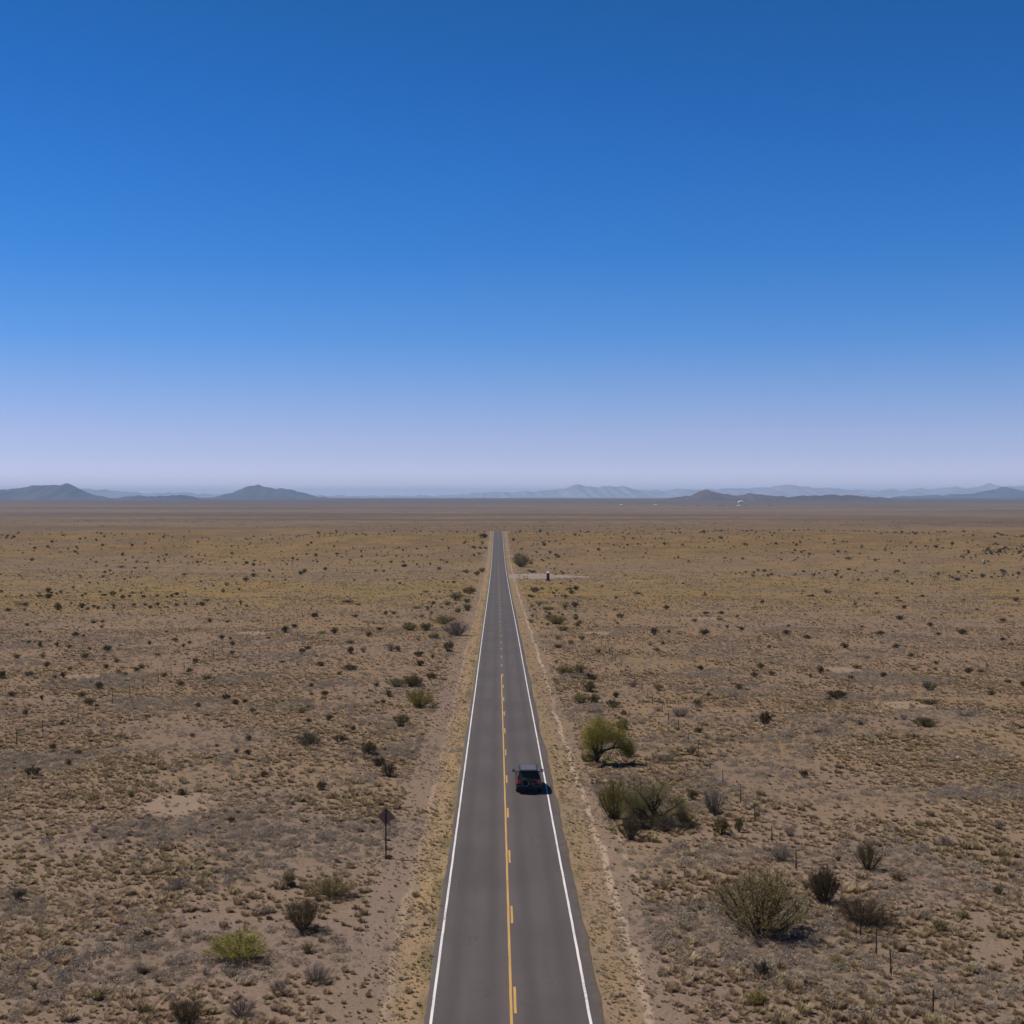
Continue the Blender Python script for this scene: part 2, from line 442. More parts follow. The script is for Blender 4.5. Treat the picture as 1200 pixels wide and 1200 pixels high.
ROAD_H = 0.06
RY = np.concatenate([np.arange(-60, 260, 1.0), np.arange(260, 1301, 4.0)])
def road_bend(y):      # the road leaves to the right once it is over the crest
    return max(0.0, y - 960.0) ** 2 / 700.0
rmb = MB()
nl_ = 0.0; nr_ = 0.0
prev = None
for y in RY:
    nl_ = 0.86 * nl_ + random.uniform(-0.05, 0.05); nr_ = 0.86 * nr_ + random.uniform(-0.075, 0.075)
    xb = XC + road_bend(y)
    xl = xb - 3.25 - 0.26 + 0.6 * nl_; xrr = xb + 3.25 + 0.52 + 0.8 * nr_
    row = []
    for x, dz in ((xl - 0.12, -0.10), (xl, ROAD_H - 0.01), (xl + 0.35, ROAD_H), (xb, ROAD_H + 0.0), (xrr - 0.35, ROAD_H), (xrr, ROAD_H - 0.015), (xrr + 0.15, -0.10)):
        row.append((x, y, ground(x, y) + dz))
    b0 = len(rmb.v); rmb.v += row
    if prev is not None:
        for k in range(6):
            rmb.f.append((prev + k, prev + k + 1, b0 + k + 1, b0 + k)); rmb.m.append(0)
    prev = b0
road = rmb.build('road', road_material(), smooth=True)
tag(road, kind='structure')

M_WHITE_LINE = paint_material('white_paint', (0.84, 0.80, 0.77), (0.24, 0.20, 0.19), 0.60)
M_YELLOW_LINE = paint_material('yellow_paint', (0.60, 0.36, 0.115), (0.27, 0.20, 0.13), 0.62)
def strip(name, x0, wd, y0, y1, mat):
    mb = MB(); prev = None
    st = [y0] + [float(y) for y in RY if y0 < y < y1] + [y1]
    for y in st:
        xb = XC + road_bend(y) + x0
        # same heights as the road's own rows
        k = int(np.clip(np.searchsorted(RY, y, 'right') - 1, 0, len(RY) - 2)); t = (y - RY[k]) / (RY[k+1] - RY[k])
        z = (1 - t) * ground(XC, RY[k]) + t * ground(XC, RY[k+1]) + ROAD_H + 0.006
        jl = random.uniform(-0.006, 0.006)
        b0 = len(mb.v); mb.v += [(xb - wd/2 + jl, y, z), (xb + wd/2 + jl, y, z)]
        if prev is not None: mb.f.append((prev, prev + 1, b0 + 1, b0)); mb.m.append(0)
        prev = b0
    o = mb.build(name, mat, road); tag(o, kind='structure')
    return o
strip('edge_line', -3.25, 0.115, -60, 1280, M_WHITE_LINE)
strip('edge_line', 3.25, 0.115, -60, 1280, M_WHITE_LINE)
strip('centre_line', 0.03, 0.115, -60, 178.5, M_YELLOW_LINE)
k = -8
while True:
    yf = 57.0 + 12.19 * k; k += 1
    if yf > 640: break
    strip('centre_dash', 0.205 if yf < 180 else 0.12, 0.115, yf - 3.05, yf, M_YELLOW_LINE)

# gravel pull-out far down the road
def gravel_material():
    m, n, b = material('pale_gravel', 0.95, 0.1)
    P, X, Y, Z = n.pos()
    c = n.mix(n.noise(P, 1/1.5, 4.0, 0.7), (0.25, 0.185, 0.160), (0.37, 0.285, 0.25))
    n.base(b, c); return m
mb = MB(); prev = None
for i in range(19):
    t = i / 18.0
    x = XC + 4.0 + t * 31.0
    yc = 508 + 6 * math.sin(t * 3) - 4 * t
    hw = (17 + 6 * math.sin(t * 5)) * (1 - 0.65 * max(0, t - 0.6) / 0.4) + random.uniform(-1.2, 1.2)
    b0 = len(mb.v)
    for q in range(7):
        y = yc + hw * (q / 3.0 - 1)
        mb.v.append((x, y, ground(x, y) + (0.16 if 0 < q < 6 else -0.05)))
    if prev is not None:
        for q in range(6): mb.f.append((prev + q, b0 + q, b0 + q + 1, prev + q + 1)); mb.m.append(0)
    prev = b0
tag(mb.build('gravel_lot', gravel_material(), smooth=True), kind='structure')

# ------------------------------------------------------------------ grass (stuff)
def tuft_mesh(name, seed, nb, rad, ht, bw, mat, lean=0.8, droop=0.3):
    r = random.Random(seed); mb = MB()
    for i in range(nb):
        a = r.uniform(0, 2*math.pi); q = rad * 0.45 * math.sqrt(r.random())
        bx, by = q*math.cos(a), q*math.sin(a)
        a2 = a + r.gauss(0, 0.5); ln = r.uniform(0.15, lean)
        h = ht * r.uniform(0.55, 1.1); out = h * ln
        dx, dy = math.cos(a2), math.sin(a2); px, py = -dy, dx
        ww = bw * r.uniform(0.6, 1.3)
        mx, my, mz = bx + dx*out*0.45, by + dy*out*0.45, h*0.62
        tx, ty, tz = bx + dx*out*1.1, by + dy*out*1.1, h*(1 - droop*ln*r.random())
        mb.add([(bx - px*ww/2, by - py*ww/2, -0.03), (bx + px*ww/2, by + py*ww/2, -0.03),
                (mx + px*ww/2, my + py*ww/2, mz), (mx - px*ww/2, my - py*ww/2, mz), (tx, ty, tz)],
               [(0, 1, 2, 3), (3, 2, 4)])
    return mb.mesh(name, mat)

def forb_mesh(name, seed, nl, rad, ht, ls, mats):
    r = random.Random(seed); mb = MB()
    for i in range(nl):
        a = r.uniform(0, 2*math.pi); q = math.sqrt(r.random()) * rad
        z = ht * math.sqrt(max(0.02, 1 - (q/rad)**2)) * r.uniform(0.25, 1.0)
        leaf(mb, r, (q*math.cos(a), q*math.sin(a), z), ls * r.uniform(0.6, 1.4))
    return mb.mesh(name, mats)

def sprig(mb, r, p, s, out):
    d = (out + Vector((r.gauss(0, .35), r.gauss(0, .35), r.gauss(0.25, .35)))).normalized()
    n = d.cross(Vector((r.gauss(0, 1), r.gauss(0, 1), r.gauss(0, 1)))).normalized() * (s * 0.24)
    p = Vector(p)
    mb.add([p - d*s, p + n, p + d*s*1.1, p - n], [(0, 1, 2, 3)])

def leaf(mb, r, p, s, asp=0.45):
    n = Vector((r.gauss(0, 1), r.gauss(0, 1), r.gauss(0.3, 1))).normalized()
    u = n.orthogonal().normalized()
    u = (Matrix.Rotation(r.uniform(0, 6.28), 3, n) @ u); w_ = n.cross(u) * asp
    p = Vector(p)
    mb.add([p - u*s, p + w_*s*0.9, p + u*s, p - w_*s*0.9], [(0, 1, 2, 3)])

M_STRAW = foliage('straw_grass', (0.44, 0.318, 0.20), (0.64, 0.482, 0.33), trans=0.42, var=0.22)
M_OLIVE_GRASS = foliage('olive_grass', (0.35, 0.262, 0.148), (0.53, 0.405, 0.245), trans=0.42, var=0.25)
M_GREY_FORB = foliage('grey_forb', (0.31, 0.25, 0.195), (0.49, 0.405, 0.32), trans=0.35, var=0.22)
M_VERGE = foliage('verge_grass', (0.48, 0.355, 0.215), (0.68, 0.52, 0.34), trans=0.42, var=0.18)
M_LITTER = foliage('dark_litter', (0.20, 0.145, 0.102), (0.33, 0.245, 0.175), trans=0.1)

def stuff_collection(name, meshes):
    c = bpy.data.collections.new(name)
    for i, me in enumerate(meshes):
        c.objects.link(bpy.data.objects.new('%s_%02d' % (name, i), me))
    return c

def scatter(name, pts, scl, rot, var, coll, label):
    """one object of points, each carrying an instance of a member of the collection"""
    me = bpy.data.meshes.new(name)
    me.vertices.add(len(pts)); me.vertices.foreach_set('co', np.asarray(pts, np.float32).ravel())
    for nm, ty, dat in (('scl', 'FLOAT', scl), ('rot', 'FLOAT', rot), ('var', 'INT', var)):
        at_ = me.attributes.new(nm, ty, 'POINT'); at_.data.foreach_set('value', dat)
    o = link(bpy.data.objects.new(name, me))
    ng = bpy.data.node_groups.new(name, 'GeometryNodeTree')
    ng.interface.new_socket('Geometry', in_out='INPUT', socket_type='NodeSocketGeometry')
    ng.interface.new_socket('Geometry', in_out='OUTPUT', socket_type='NodeSocketGeometry')
    N = ng.nodes; L = ng.links
    gi = N.new('NodeGroupInput'); go = N.new('NodeGroupOutput')
    ip = N.new('GeometryNodeInstanceOnPoints'); ci = N.new('GeometryNodeCollectionInfo')
    ci.inputs['Collection'].default_value = coll
    ci.inputs['Separate Children'].default_value = True
    ci.inputs['Reset Children'].default_value = True
    def attr(nm, ty):
        q = N.new('GeometryNodeInputNamedAttribute'); q.data_type = ty; q.inputs['Name'].default_value = nm
        return q.outputs['Attribute']
    ip.inputs['Pick Instance'].default_value = True
    L.new(gi.outputs[0], ip.inputs['Points']); L.new(ci.outputs[0], ip.inputs['Instance'])
    L.new(attr('var', 'INT'), ip.inputs['Instance Index'])
    cx = N.new('ShaderNodeCombineXYZ'); L.new(attr('rot', 'FLOAT'), cx.inputs[2])
    L.new(cx.outputs[0], ip.inputs['Rotation']); L.new(attr('scl', 'FLOAT'), ip.inputs['Scale'])
    L.new(ip.outputs[0], go.inputs[0])
    md = o.modifiers.new('scatter', 'NODES'); md.node_group = ng
    return tag(o, label, 'grass' if 'grass' in name else 'shrubs', kind='stuff')

def field(x, y, s, seed):
    """cheap smooth noise 0..1 for patchiness"""
    r = np.random.default_rng(seed); t = np.zeros_like(x)
    for i in range(7):
        a = r.uniform(0, 6.28); k = (0.6 + 1.7 * r.random()) / s
        t += np.sin((x*np.cos(a) + y*np.sin(a)) * k * 6.28 + r.uniform(0, 6.28) + 1.5*np.sin((x*np.sin(a) - y*np.cos(a)) * k * 3.1))
    return np.clip(0.5 + t / 7.0, 0, 1)

def sample(y0, y1, dens):
    hw = lambda y: 0.47 * y + 16
    area = (hw(y0) + hw(y1)) * (y1 - y0)
    n_ = int(area * dens)
    y = rng.uniform(y0, y1, n_ * 2)
    x = rng.uniform(-1, 1, n_ * 2) * hw(y1)
    k = np.abs(x) < hw(y)
    x, y = x[k], y[k]
    f = int(area * dens)
    return x[:f], y[:f]

def clear_of_road(x, y, lo, hi):
    xr = x - XC - np.maximum(0, y - 960) ** 2 / 700.0
    return (xr < lo) | (xr > hi)

GX_, GY_ = [], []
for y0, y1, dn in ((40, 75, 11.0), (75, 120, 9.0), (120, 180, 5.5), (180, 260, 2.8), (260, 380, 1.0), (380, 560, 0.28), (560, 950, 0.06)):
    x, y = sample(y0, y1, dn)
    f = field(x, y, 34.0, 3) * 0.65 + field(x, y, 9.0, 5) * 0.35
    keep = (rng.random(len(x)) < np.clip((f - 0.16) * 2.6, 0.30, 1.0)) & clear_of_road(x, y, -3.8, 4.2)
    for bx, by, rx, ry in SCRAPES:
        keep &= (((x - bx) / rx) ** 2 + ((y - by) / ry) ** 2 > rng.uniform(0.35, 1.2, len(x))) | (rng.random(len(x)) < 0.12)
    xr = x - XC
    verge = ((xr > -7.6) & (xr < -3.8)) | ((xr > 4.2) & (xr < 6.6))
    keep &= ~(verge & (rng.random(len(x)) < 0.15))
    GX_.append(x[keep]); GY_.append(y[keep])
x = np.concatenate(GX_); y = np.concatenate(GY_)
n_ = len(x)
var = np.zeros(n_, int)
fa = field(x, y, 22.0, 21) + rng.normal(0, 0.16, n_); fb = field(x, y, 30.0, 22) + rng.normal(0, 0.16, n_)
pick = rng.random(n_)
var[:] = rng.integers(0, 3, n_)
ol = fa > 0.52; var[ol] = rng.integers(3, 6, n_)[ol]
gr = fb > 0.60; var[gr] = rng.integers(6, 9, n_)[gr]
lt = pick < 0.10; var[lt] = rng.integers(9, 11, n_)[lt]
scl = rng.lognormal(-0.30, 0.42, n_) * (0.80 + 0.45 * field(x, y, 16.0, 31)) * (1 + np.clip((y - 250) / 500, 0, 1.0))
scl = np.clip(scl, 0.30, 2.2)
vg = ((x - XC > -7.4) & (x - XC < 6.9)); scl[vg] *= 0.5
meshes = [tuft_mesh('straw_tuft', 1, 90, 0.22, 0.20, 0.020, M_STRAW), tuft_mesh('straw_tuft', 2, 70, 0.18, 0.15, 0.020, M_STRAW, 1.1),
          tuft_mesh('straw_tuft', 3, 120, 0.28, 0.20, 0.020, M_STRAW, 0.9),
          tuft_mesh('olive_tuft', 4, 90, 0.22, 0.19, 0.022, M_OLIVE_GRASS), tuft_mesh('olive_tuft', 5, 70, 0.18, 0.14, 0.022, M_OLIVE_GRASS, 1.1),
          tuft_mesh('olive_tuft', 6, 120, 0.29, 0.22, 0.022, M_OLIVE_GRASS),
          forb_mesh('grey_forb', 7, 150, 0.24, 0.22, 0.030, M_GREY_FORB), forb_mesh('grey_forb', 8, 110, 0.18, 0.17, 0.028, M_GREY_FORB),
          forb_mesh('grey_forb', 9, 200, 0.30, 0.24, 0.032, M_GREY_FORB),
          forb_mesh('dark_litter', 10, 80, 0.17, 0.13, 0.030, M_LITTER), tuft_mesh('dark_litter', 11, 50, 0.14, 0.16, 0.02, M_LITTER, 1.0)]
pts = np.stack([x, y, ground_v(x, y)], -1)
scatter('dry_grass', pts, scl.astype(np.float32), rng.uniform(0, 6.28, n_).astype(np.float32), var.astype(np.int32),
        stuff_collection('grass_tufts', meshes), 'dry tan and olive grass tufts covering the plain on both sides of the road')
print('grass tufts', n_)

# short pale grass along the road edges
VX, VY = [], []
for y0, y1, dn in ((40, 90, 22.0), (90, 160, 9.0), (160, 320, 3.0), (320, 900, 0.8)):
    for lo, hi in ((-5.6, -3.45), (3.95, 6.0)):
        n_ = int((y1 - y0) * (hi - lo) * dn)
        VX.append(XC + rng.uniform(lo, hi, n_)); VY.append(rng.uniform(y0, y1, n_))
x = np.concatenate(VX); y = np.concatenate(VY)
keep = rng.random(len(x)) < np.clip(field(x * 1.6, y * 0.6, 5.0, 41) * 1.5 - 0.15, 0.15, 1)
x, y = x[keep], y[keep]; n_ = len(x)
near_edge = ((x - XC > -4.2) & (x - XC < 0) & (rng.random(n_) < 0.75)) | ((x - XC > 0) & (x - XC < 4.3) & (rng.random(n_) < 0.25))
var = np.where(near_edge, rng.integers(2, 4, n_), rng.integers(0, 2, n_))
scl = np.clip(rng.lognormal(-1.22, 0.36, n_), 0.16, 0.8) * (1 + np.clip((y - 150) / 500, 0, 1.0))
meshes = [tuft_mesh('verge_tuft', 51, 45, 0.14, 0.17, 0.018, M_VERGE, 1.0), tuft_mesh('verge_tuft', 52, 60, 0.18, 0.20, 0.018, M_VERGE, 1.0),
          tuft_mesh('green_tuft', 53, 45, 0.14, 0.15, 0.020, M_OLIVE_GRASS, 1.0), tuft_mesh('green_tuft', 54, 60, 0.18, 0.20, 0.020, M_OLIVE_GRASS, 1.0)]
scatter('verge_grass', np.stack([x, y, ground_v(x, y)], -1), scl.astype(np.float32), rng.uniform(0, 6.28, n_).astype(np.float32),
        var.astype(np.int32), stuff_collection('verge_tufts', meshes), 'short straw coloured grass growing along both edges of the asphalt')
print('verge tufts', n_)

# ------------------------------------------------------------------ shrubs
KIND = {}
def fol(name, a, b_, trans=0.42, var=0.38): return foliage(name, a, b_, trans=trans, var=var)
M_BARK = plain('dark_bark', (0.075, 0.058, 0.046), 0.9, 0.1, var=0.35, scale=9)
M_GREYTWIG = plain('grey_twigs', (0.20, 0.165, 0.145), 0.9, 0.1, var=0.3, scale=9)
M_BROWNTWIG = plain('brown_twigs', (0.13, 0.095, 0.07), 0.9, 0.1, var=0.3, scale=9)
SPEC = {  # kind: foliage material, stem material, stems, leaves, leaf size, where leaves start on a stem, openness
    'creosote_bush': (fol('creosote_leaves', (0.100, 0.076, 0.033), (0.19, 0.145, 0.068)), M_BARK, 17, 1900, 0.040, 0.16, 0.95),
    'olive_shrub': (fol('olive_leaves', (0.185, 0.148, 0.062), (0.35, 0.275, 0.125)), M_BROWNTWIG, 17, 1700, 0.040, 0.18, 0.95),
    'yellow_green_shrub': (fol('yellow_green_leaves', (0.20, 0.172, 0.036), (0.38, 0.315, 0.085)), M_BROWNTWIG, 18, 1900, 0.038, 0.10, 0.9),
    'grey_green_shrub': (fol('grey_green_leaves', (0.115, 0.100, 0.062), (0.22, 0.185, 0.12)), M_GREYTWIG, 17, 1500, 0.040, 0.15, 0.95),
    'leafless_shrub': (fol('dead_leaves', (0.165, 0.125, 0.108), (0.29, 0.23, 0.20), 0.1), M_GREYTWIG, 26, 900, 0.030, 0.15, 0.95),
    'brown_shrub': (fol('brown_leaves', (0.100, 0.068, 0.036), (0.185, 0.132, 0.070)), M_BARK, 18, 1500, 0.040, 0.15, 0.95),
}
def shrub_geometry(kind, seed, fine):
    """unit shrub: height 1, width about 1"""
    fm, sm, nst, nlv, ls, l0, op = SPEC[kind]
    r = random.Random(seed * 31 + len(kind))
    st = MB(); lv = MB()
    if fine: nst = int(nst * 2.0); nlv = int(nlv * (6.0 if kind == 'creosote_bush' else 4.6)); ls *= 0.36
    tips = []
    for i in range(nst):
        az = 2*math.pi*(i + r.uniform(-0.4, 0.4)) / nst * 1.618 * 2
        ln = r.random() ** 0.7
        out = 0.52 * ln * op; h = (1.0 - 0.42 * ln * ln) * r.uniform(0.72, 1.05)
        x0 = 0.05 * math.cos(az); y0 = 0.05 * math.sin(az)
        wob = r.uniform(-0.12, 0.12)
        pts = []
        for t in (0, 0.3, 0.6, 0.85, 1.0):
            o_ = out * (t ** 0.85); zz = h * (t ** (1.0 + 0.25 * ln))
            a_ = az + wob * t * 2
            pts.append(Vector((x0 + o_*math.cos(a_) + r.uniform(-.015, .015), y0 + o_*math.sin(a_) + r.uniform(-.015, .015), zz - 0.03*(t == 0))))
        rr = 0.014 if not fine else 0.011
        st.tube(pts, [rr, rr*0.8, rr*0.6, rr*0.4, rr*0.2], 4 if fine else 3, False)
        segs = [pts]
        for k_ in range(6 if fine else 4):
            t = r.uniform(0.3, 0.92); q = t * 4; a_i = min(3, int(q)); p0 = pts[a_i].lerp(pts[a_i+1], q - a_i)
            d = (pts[a_i+1] - pts[a_i]).normalized() + Vector((r.gauss(0, .6), r.gauss(0, .6), r.gauss(0.1, .35)))
            d = d.normalized() * r.uniform(0.10, 0.24)
            tw = [p0, p0 + d*0.5 + Vector((0, 0, .01)), p0 + d + Vector((0, 0, 0.03))]
            st.tube(tw, [rr*0.45, rr*0.3, rr*0.12], 3, False); segs.append(tw)
        tips.append(segs)
    clumps = []
    for i in range(14 if not fine else 30):
        a_ = r.uniform(0, 6.28); q_ = math.sqrt(r.random()) * 0.40
        clumps.append((q_*math.cos(a_), q_*math.sin(a_), (0.80 - 1.3*q_*q_) * r.uniform(0.55, 1.0), r.uniform(0.06, 0.13)))
    for i in range(nlv // (5 if fine else 2)):
        c_ = r.choice(clumps)
        leaf(lv, r, (c_[0] + r.gauss(0, c_[3]), c_[1] + r.gauss(0, c_[3]), max(0.02, c_[2] + r.gauss(0, c_[3]*0.8))), ls * r.uniform(0.55, 1.25), 0.5)
    for i in range(nlv if fine else nlv * 3 // 4):
        segs = r.choice(tips); s_ = segs[0] if r.random() < 0.3 else r.choice(segs)
        t = r.uniform(l0, 1.0) if s_ is segs[0] else r.random()
        q = t * (len(s_) - 1); a_i = min(len(s_) - 2, int(q)); p = s_[a_i].lerp(s_[a_i+1], q - a_i)
        j = 0.030
        if fine:
            o_ = Vector((p.x * 0.9, p.y * 0.9, 0.55)).normalized()
            sprig(lv, r, (p.x + r.gauss(0, j), p.y + r.gauss(0, j), max(0.01, p.z + r.gauss(0, j))), ls * r.uniform(0.9, 2.0), o_); continue
        leaf(lv, r, (p.x + r.gauss(0, j), p.y + r.gauss(0, j), max(0.01, p.z + r.gauss(0, j))), ls * r.uniform(0.55, 1.25), 0.5)
    return st, lv, sm, fm

def make_shrub(kind, seed, form):
    """form: 'fine' / 'mid' = stems and foliage as parts, 'small' = one mesh"""
    key = (kind, seed, form)
    if key in KIND: return KIND[key]
    st, lv, sm, fm = shrub_geometry(kind, seed, form == 'fine')
    if form == 'small':
        b0 = len(st.v)
        st.v += lv.v; st.f += [tuple(b0 + i for i in f) for f in lv.f]; st.m += [1] * len(lv.f)
        o = bpy.data.objects.new(kind, st.mesh(kind, [sm, fm]))
        KIND[key] = ('mesh', o.data); return KIND[key]
    KIND[key] = ('parts', st.mesh('stems', sm), lv.mesh('foliage', fm))
    return KIND[key]

def place_shrub(px, py, wpx, hpx, kind, label=None, group=None, i=0):
    x, y, z, s = at(px, py - 0.12 * wpx * min(1.0, 22.0 * 1.0 / 22.0) * 0.6)
    wm = wpx / s * 1.06; hm = max(0.55 * hpx, hpx - 0.10 * wpx) / s * 1.04
    form = 'fine' if max(wpx, hpx) >= 24 else ('mid' if max(wpx, hpx) >= 12 else 'small')
    g = make_shrub(kind, i % (3 if form == 'fine' else 4), form)
    rz = random.uniform(0, 6.28)
    if g[0] == 'mesh':
        o = link(bpy.data.objects.new(kind, g[1]))
    else:
        o = empty(kind, (0, 0, 0))
        for nm, me in (('stems', g[1]), ('foliage', g[2])):
            c = link(bpy.data.objects.new(nm, me)); c.parent = o
    o.location = (x, y, z - 0.02); o.rotation_euler = (0, 0, rz)
    o.scale = (wm, wm, hm)
    return tag(o, label, 'shrub', group)

C, O, Yg, G, L, B = 'creosote_bush', 'olive_shrub', 'yellow_green_shrub', 'grey_green_shrub', 'leafless_shrub', 'brown_shrub'
# shrubs with a look or a place of their own
BIG = [
 (362, 877, 26, 19, G, 'grey green domed shrub alone on the left plain, left of the diagonal dark bushes'),
 (399, 872, 15, 13, B, 'thin brownish shrub between the grey green dome and a diagonal line of dark bushes'),
 (432, 887, 19, 19, C, 'dark bush at the upper end of the diagonal line of three left of the road'),
 (444, 899, 17, 13, C, 'dark bush in the middle of the diagonal line of three left of the road'),
 (456, 911, 18, 18, B, 'brown olive bush at the lower end of the diagonal line above the diamond sign'),
 (470, 852, 18, 17, C, 'round dark bush on green grass just below the bright yellow green shrub'),
 (491, 831, 34, 23, Yg, 'bright yellow green mound left of the road where the solid yellow line starts'),
 (464, 806, 24, 12, G, 'grey green low shrub, left one of the joined pair behind the bright yellow green mound'),
 (484, 806, 24, 15, C, 'dark grey bush, right one of the joined pair behind the bright yellow green mound'),
 (535, 747, 32, 21, L, 'wide grey leafless shrub right beside the left road verge, far up the road'),
 (520, 733, 30, 13, O, 'olive shrub touching the back of the wide grey leafless shrub by the left verge'),
 (355, 1093, 42, 42, B, 'large brown shrub with upright branches behind the yellow green patch at lower left'),
 (339, 1040, 17, 21, O, 'narrow upright olive shrub just above the large brown shrub at lower left'),
 (388, 1054, 58, 26, O, 'broad pale olive shrub between the diamond sign and the large brown shrub'),
 (280, 1128, 82, 34, Yg, 'broad low bright yellow green shrub at lower left of the photo'),
 (372, 1152, 36, 22, L, 'grey twiggy mound right of the broad bright yellow green shrub, near the verge'),
 (327, 1166, 28, 16, L, 'small grey purple mound in front of the broad bright yellow green shrub'),
 (283, 1194, 40, 24, L, 'grey leafless mound at the bottom edge below the broad bright yellow green shrub'),
 (216, 1204, 42, 32, B, 'yellow brown upright shrub cut by the bottom edge, at lower left'),
 (20, 1057, 20, 18, G, 'grey dark shrub close to the left edge of the photo'),
 (210, 1046, 23, 18, L, 'grey brown leafless shrub alone, left of the large brown shrub'),
 (39, 911, 18, 15, C, 'dark green round bush near the left edge, on the plain below the fence'),
 (611, 666, 24, 17, O, 'large olive bush on the right verge, just beyond the gravel pull-out'),
 (662, 791, 26, 11, Yg, 'low bright yellow green shrub, first of the row right of the dirt track'),
 (680, 792, 17, 15, O, 'dark olive shrub joined to the right end of the low yellow green shrub'),
 (692, 798, 16, 10, G, 'grey shrub right behind the dark olive shrub in the row right of the track'),
 (690, 812, 17, 14, C, 'dark shrub in the middle of the row between the track and the green tree'),
 (680, 825, 18, 13, O, 'olive shrub at the left side of the row nearest to the green tree'),
 (696, 825, 16, 12, C, 'dark shrub at the right side of the row nearest to the green tree'),
 (695, 836, 22, 9, L, 'flat grey leafless shrub directly behind the green tree'),
 (717, 830, 19, 11, G, 'grey green shrub behind and right of the green tree crown'),
 (729, 856, 15, 15, O, 'dark olive shrub showing at the upper right of the green tree crown'),
 (688, 893, 16, 10, Yg, 'low bright green shrub at the left foot of the green tree'),
 (719, 963, 40, 48, Yg, 'tall green bushy shrub on the left side of the bare branched tree'),
 (739, 986, 26, 30, B, 'brown olive shrub in front and left of the bare branched tree'),
 (781, 975, 44, 20, L, 'brushy leafless shrub in front and right of the bare branched tree'),
 (800, 967, 24, 18, O, 'olive shrub right of the bare branched tree, left of the purple brown shrub'),
 (836, 957, 30, 32, L, 'purple brown twiggy shrub, largest one right of the bare branched tree'),
 (812, 938, 13, 13, C, 'small dark olive shrub between the bare branched tree and the purple brown shrub'),
 (845, 979, 23, 21, C, 'dark green shrub in front of the purple brown twiggy shrub'),
 (866, 976, 10, 18, C, 'narrow dark shrub right of the dark green one in front of the purple brown shrub'),
 (915, 1010, 26, 21, L, 'purple grey twiggy shrub standing above the largest shrub at lower right'),
 (925, 981, 15, 15, L, 'small purple grey shrub, just above another purple grey one at right'),
 (893, 1101, 104, 78, O, 'largest olive broom-like shrub at lower right, with many fine upright branches'),
 (965, 1062, 36, 46, C, 'tall dark shrub right beside the largest broom-like shrub at lower right'),
 (1010, 1088, 70, 34, B, 'wide brown olive shrub by the fence posts, right of the tall dark shrub'),
 (1017, 1021, 28, 34, B, 'open upright brown shrub alone above the wide brown olive one at right'),
 (1108, 996, 21, 15, L, 'dark grey leafless shrub at right, on bare soil beyond the fence'),
 (887, 1178, 22, 19, Yg, 'small green shrub near the bottom edge, below the largest broom-like shrub'),
 (893, 1147, 22, 22, G, 'grey green shrub between the largest broom-like shrub and the small green one'),
 (1084, 853, 28, 13, C, 'flat wide dark shrub on pale bare soil, on the far right plain'),
 (1090, 827, 25, 8, B, 'very flat brown shrub between a rounded one and the flat dark one at right'),
 (1089, 810, 18, 13, G, 'rounded grey shrub behind the two flat ones on the far right plain'),
 (980, 820, 22, 13, C, 'spreading dark bush alone on the right plain, left of the flat wide shrub'),
 (797, 841, 28, 13, L, 'wide grey purple mound on the plain right of the green tree'),
 (897, 851, 15, 18, C, 'dark upright bush at right of the wide grey purple mound'),
 (780, 894, 32, 10, G, 'low spreading grey green shrub right of the green tree trunk'),
 (526, 765, 12, 15, B, 'upright dark brown bush close to the left verge, in front of the leafless shrub'),
 (455, 1007, 11, 6, B, 'tiny dark clump at the foot of the diamond sign post'),
 (652, 733, 25, 13, Yg, 'yellow green shrub on the right verge, halfway up to the gravel pull-out'),
 (748, 962, 46, 36, O, 'olive green shrub growing round the trunk of the bare branched tree'),
]
for i, t in enumerate(BIG): place_shrub(*t[:5], label=t[5], i=i)

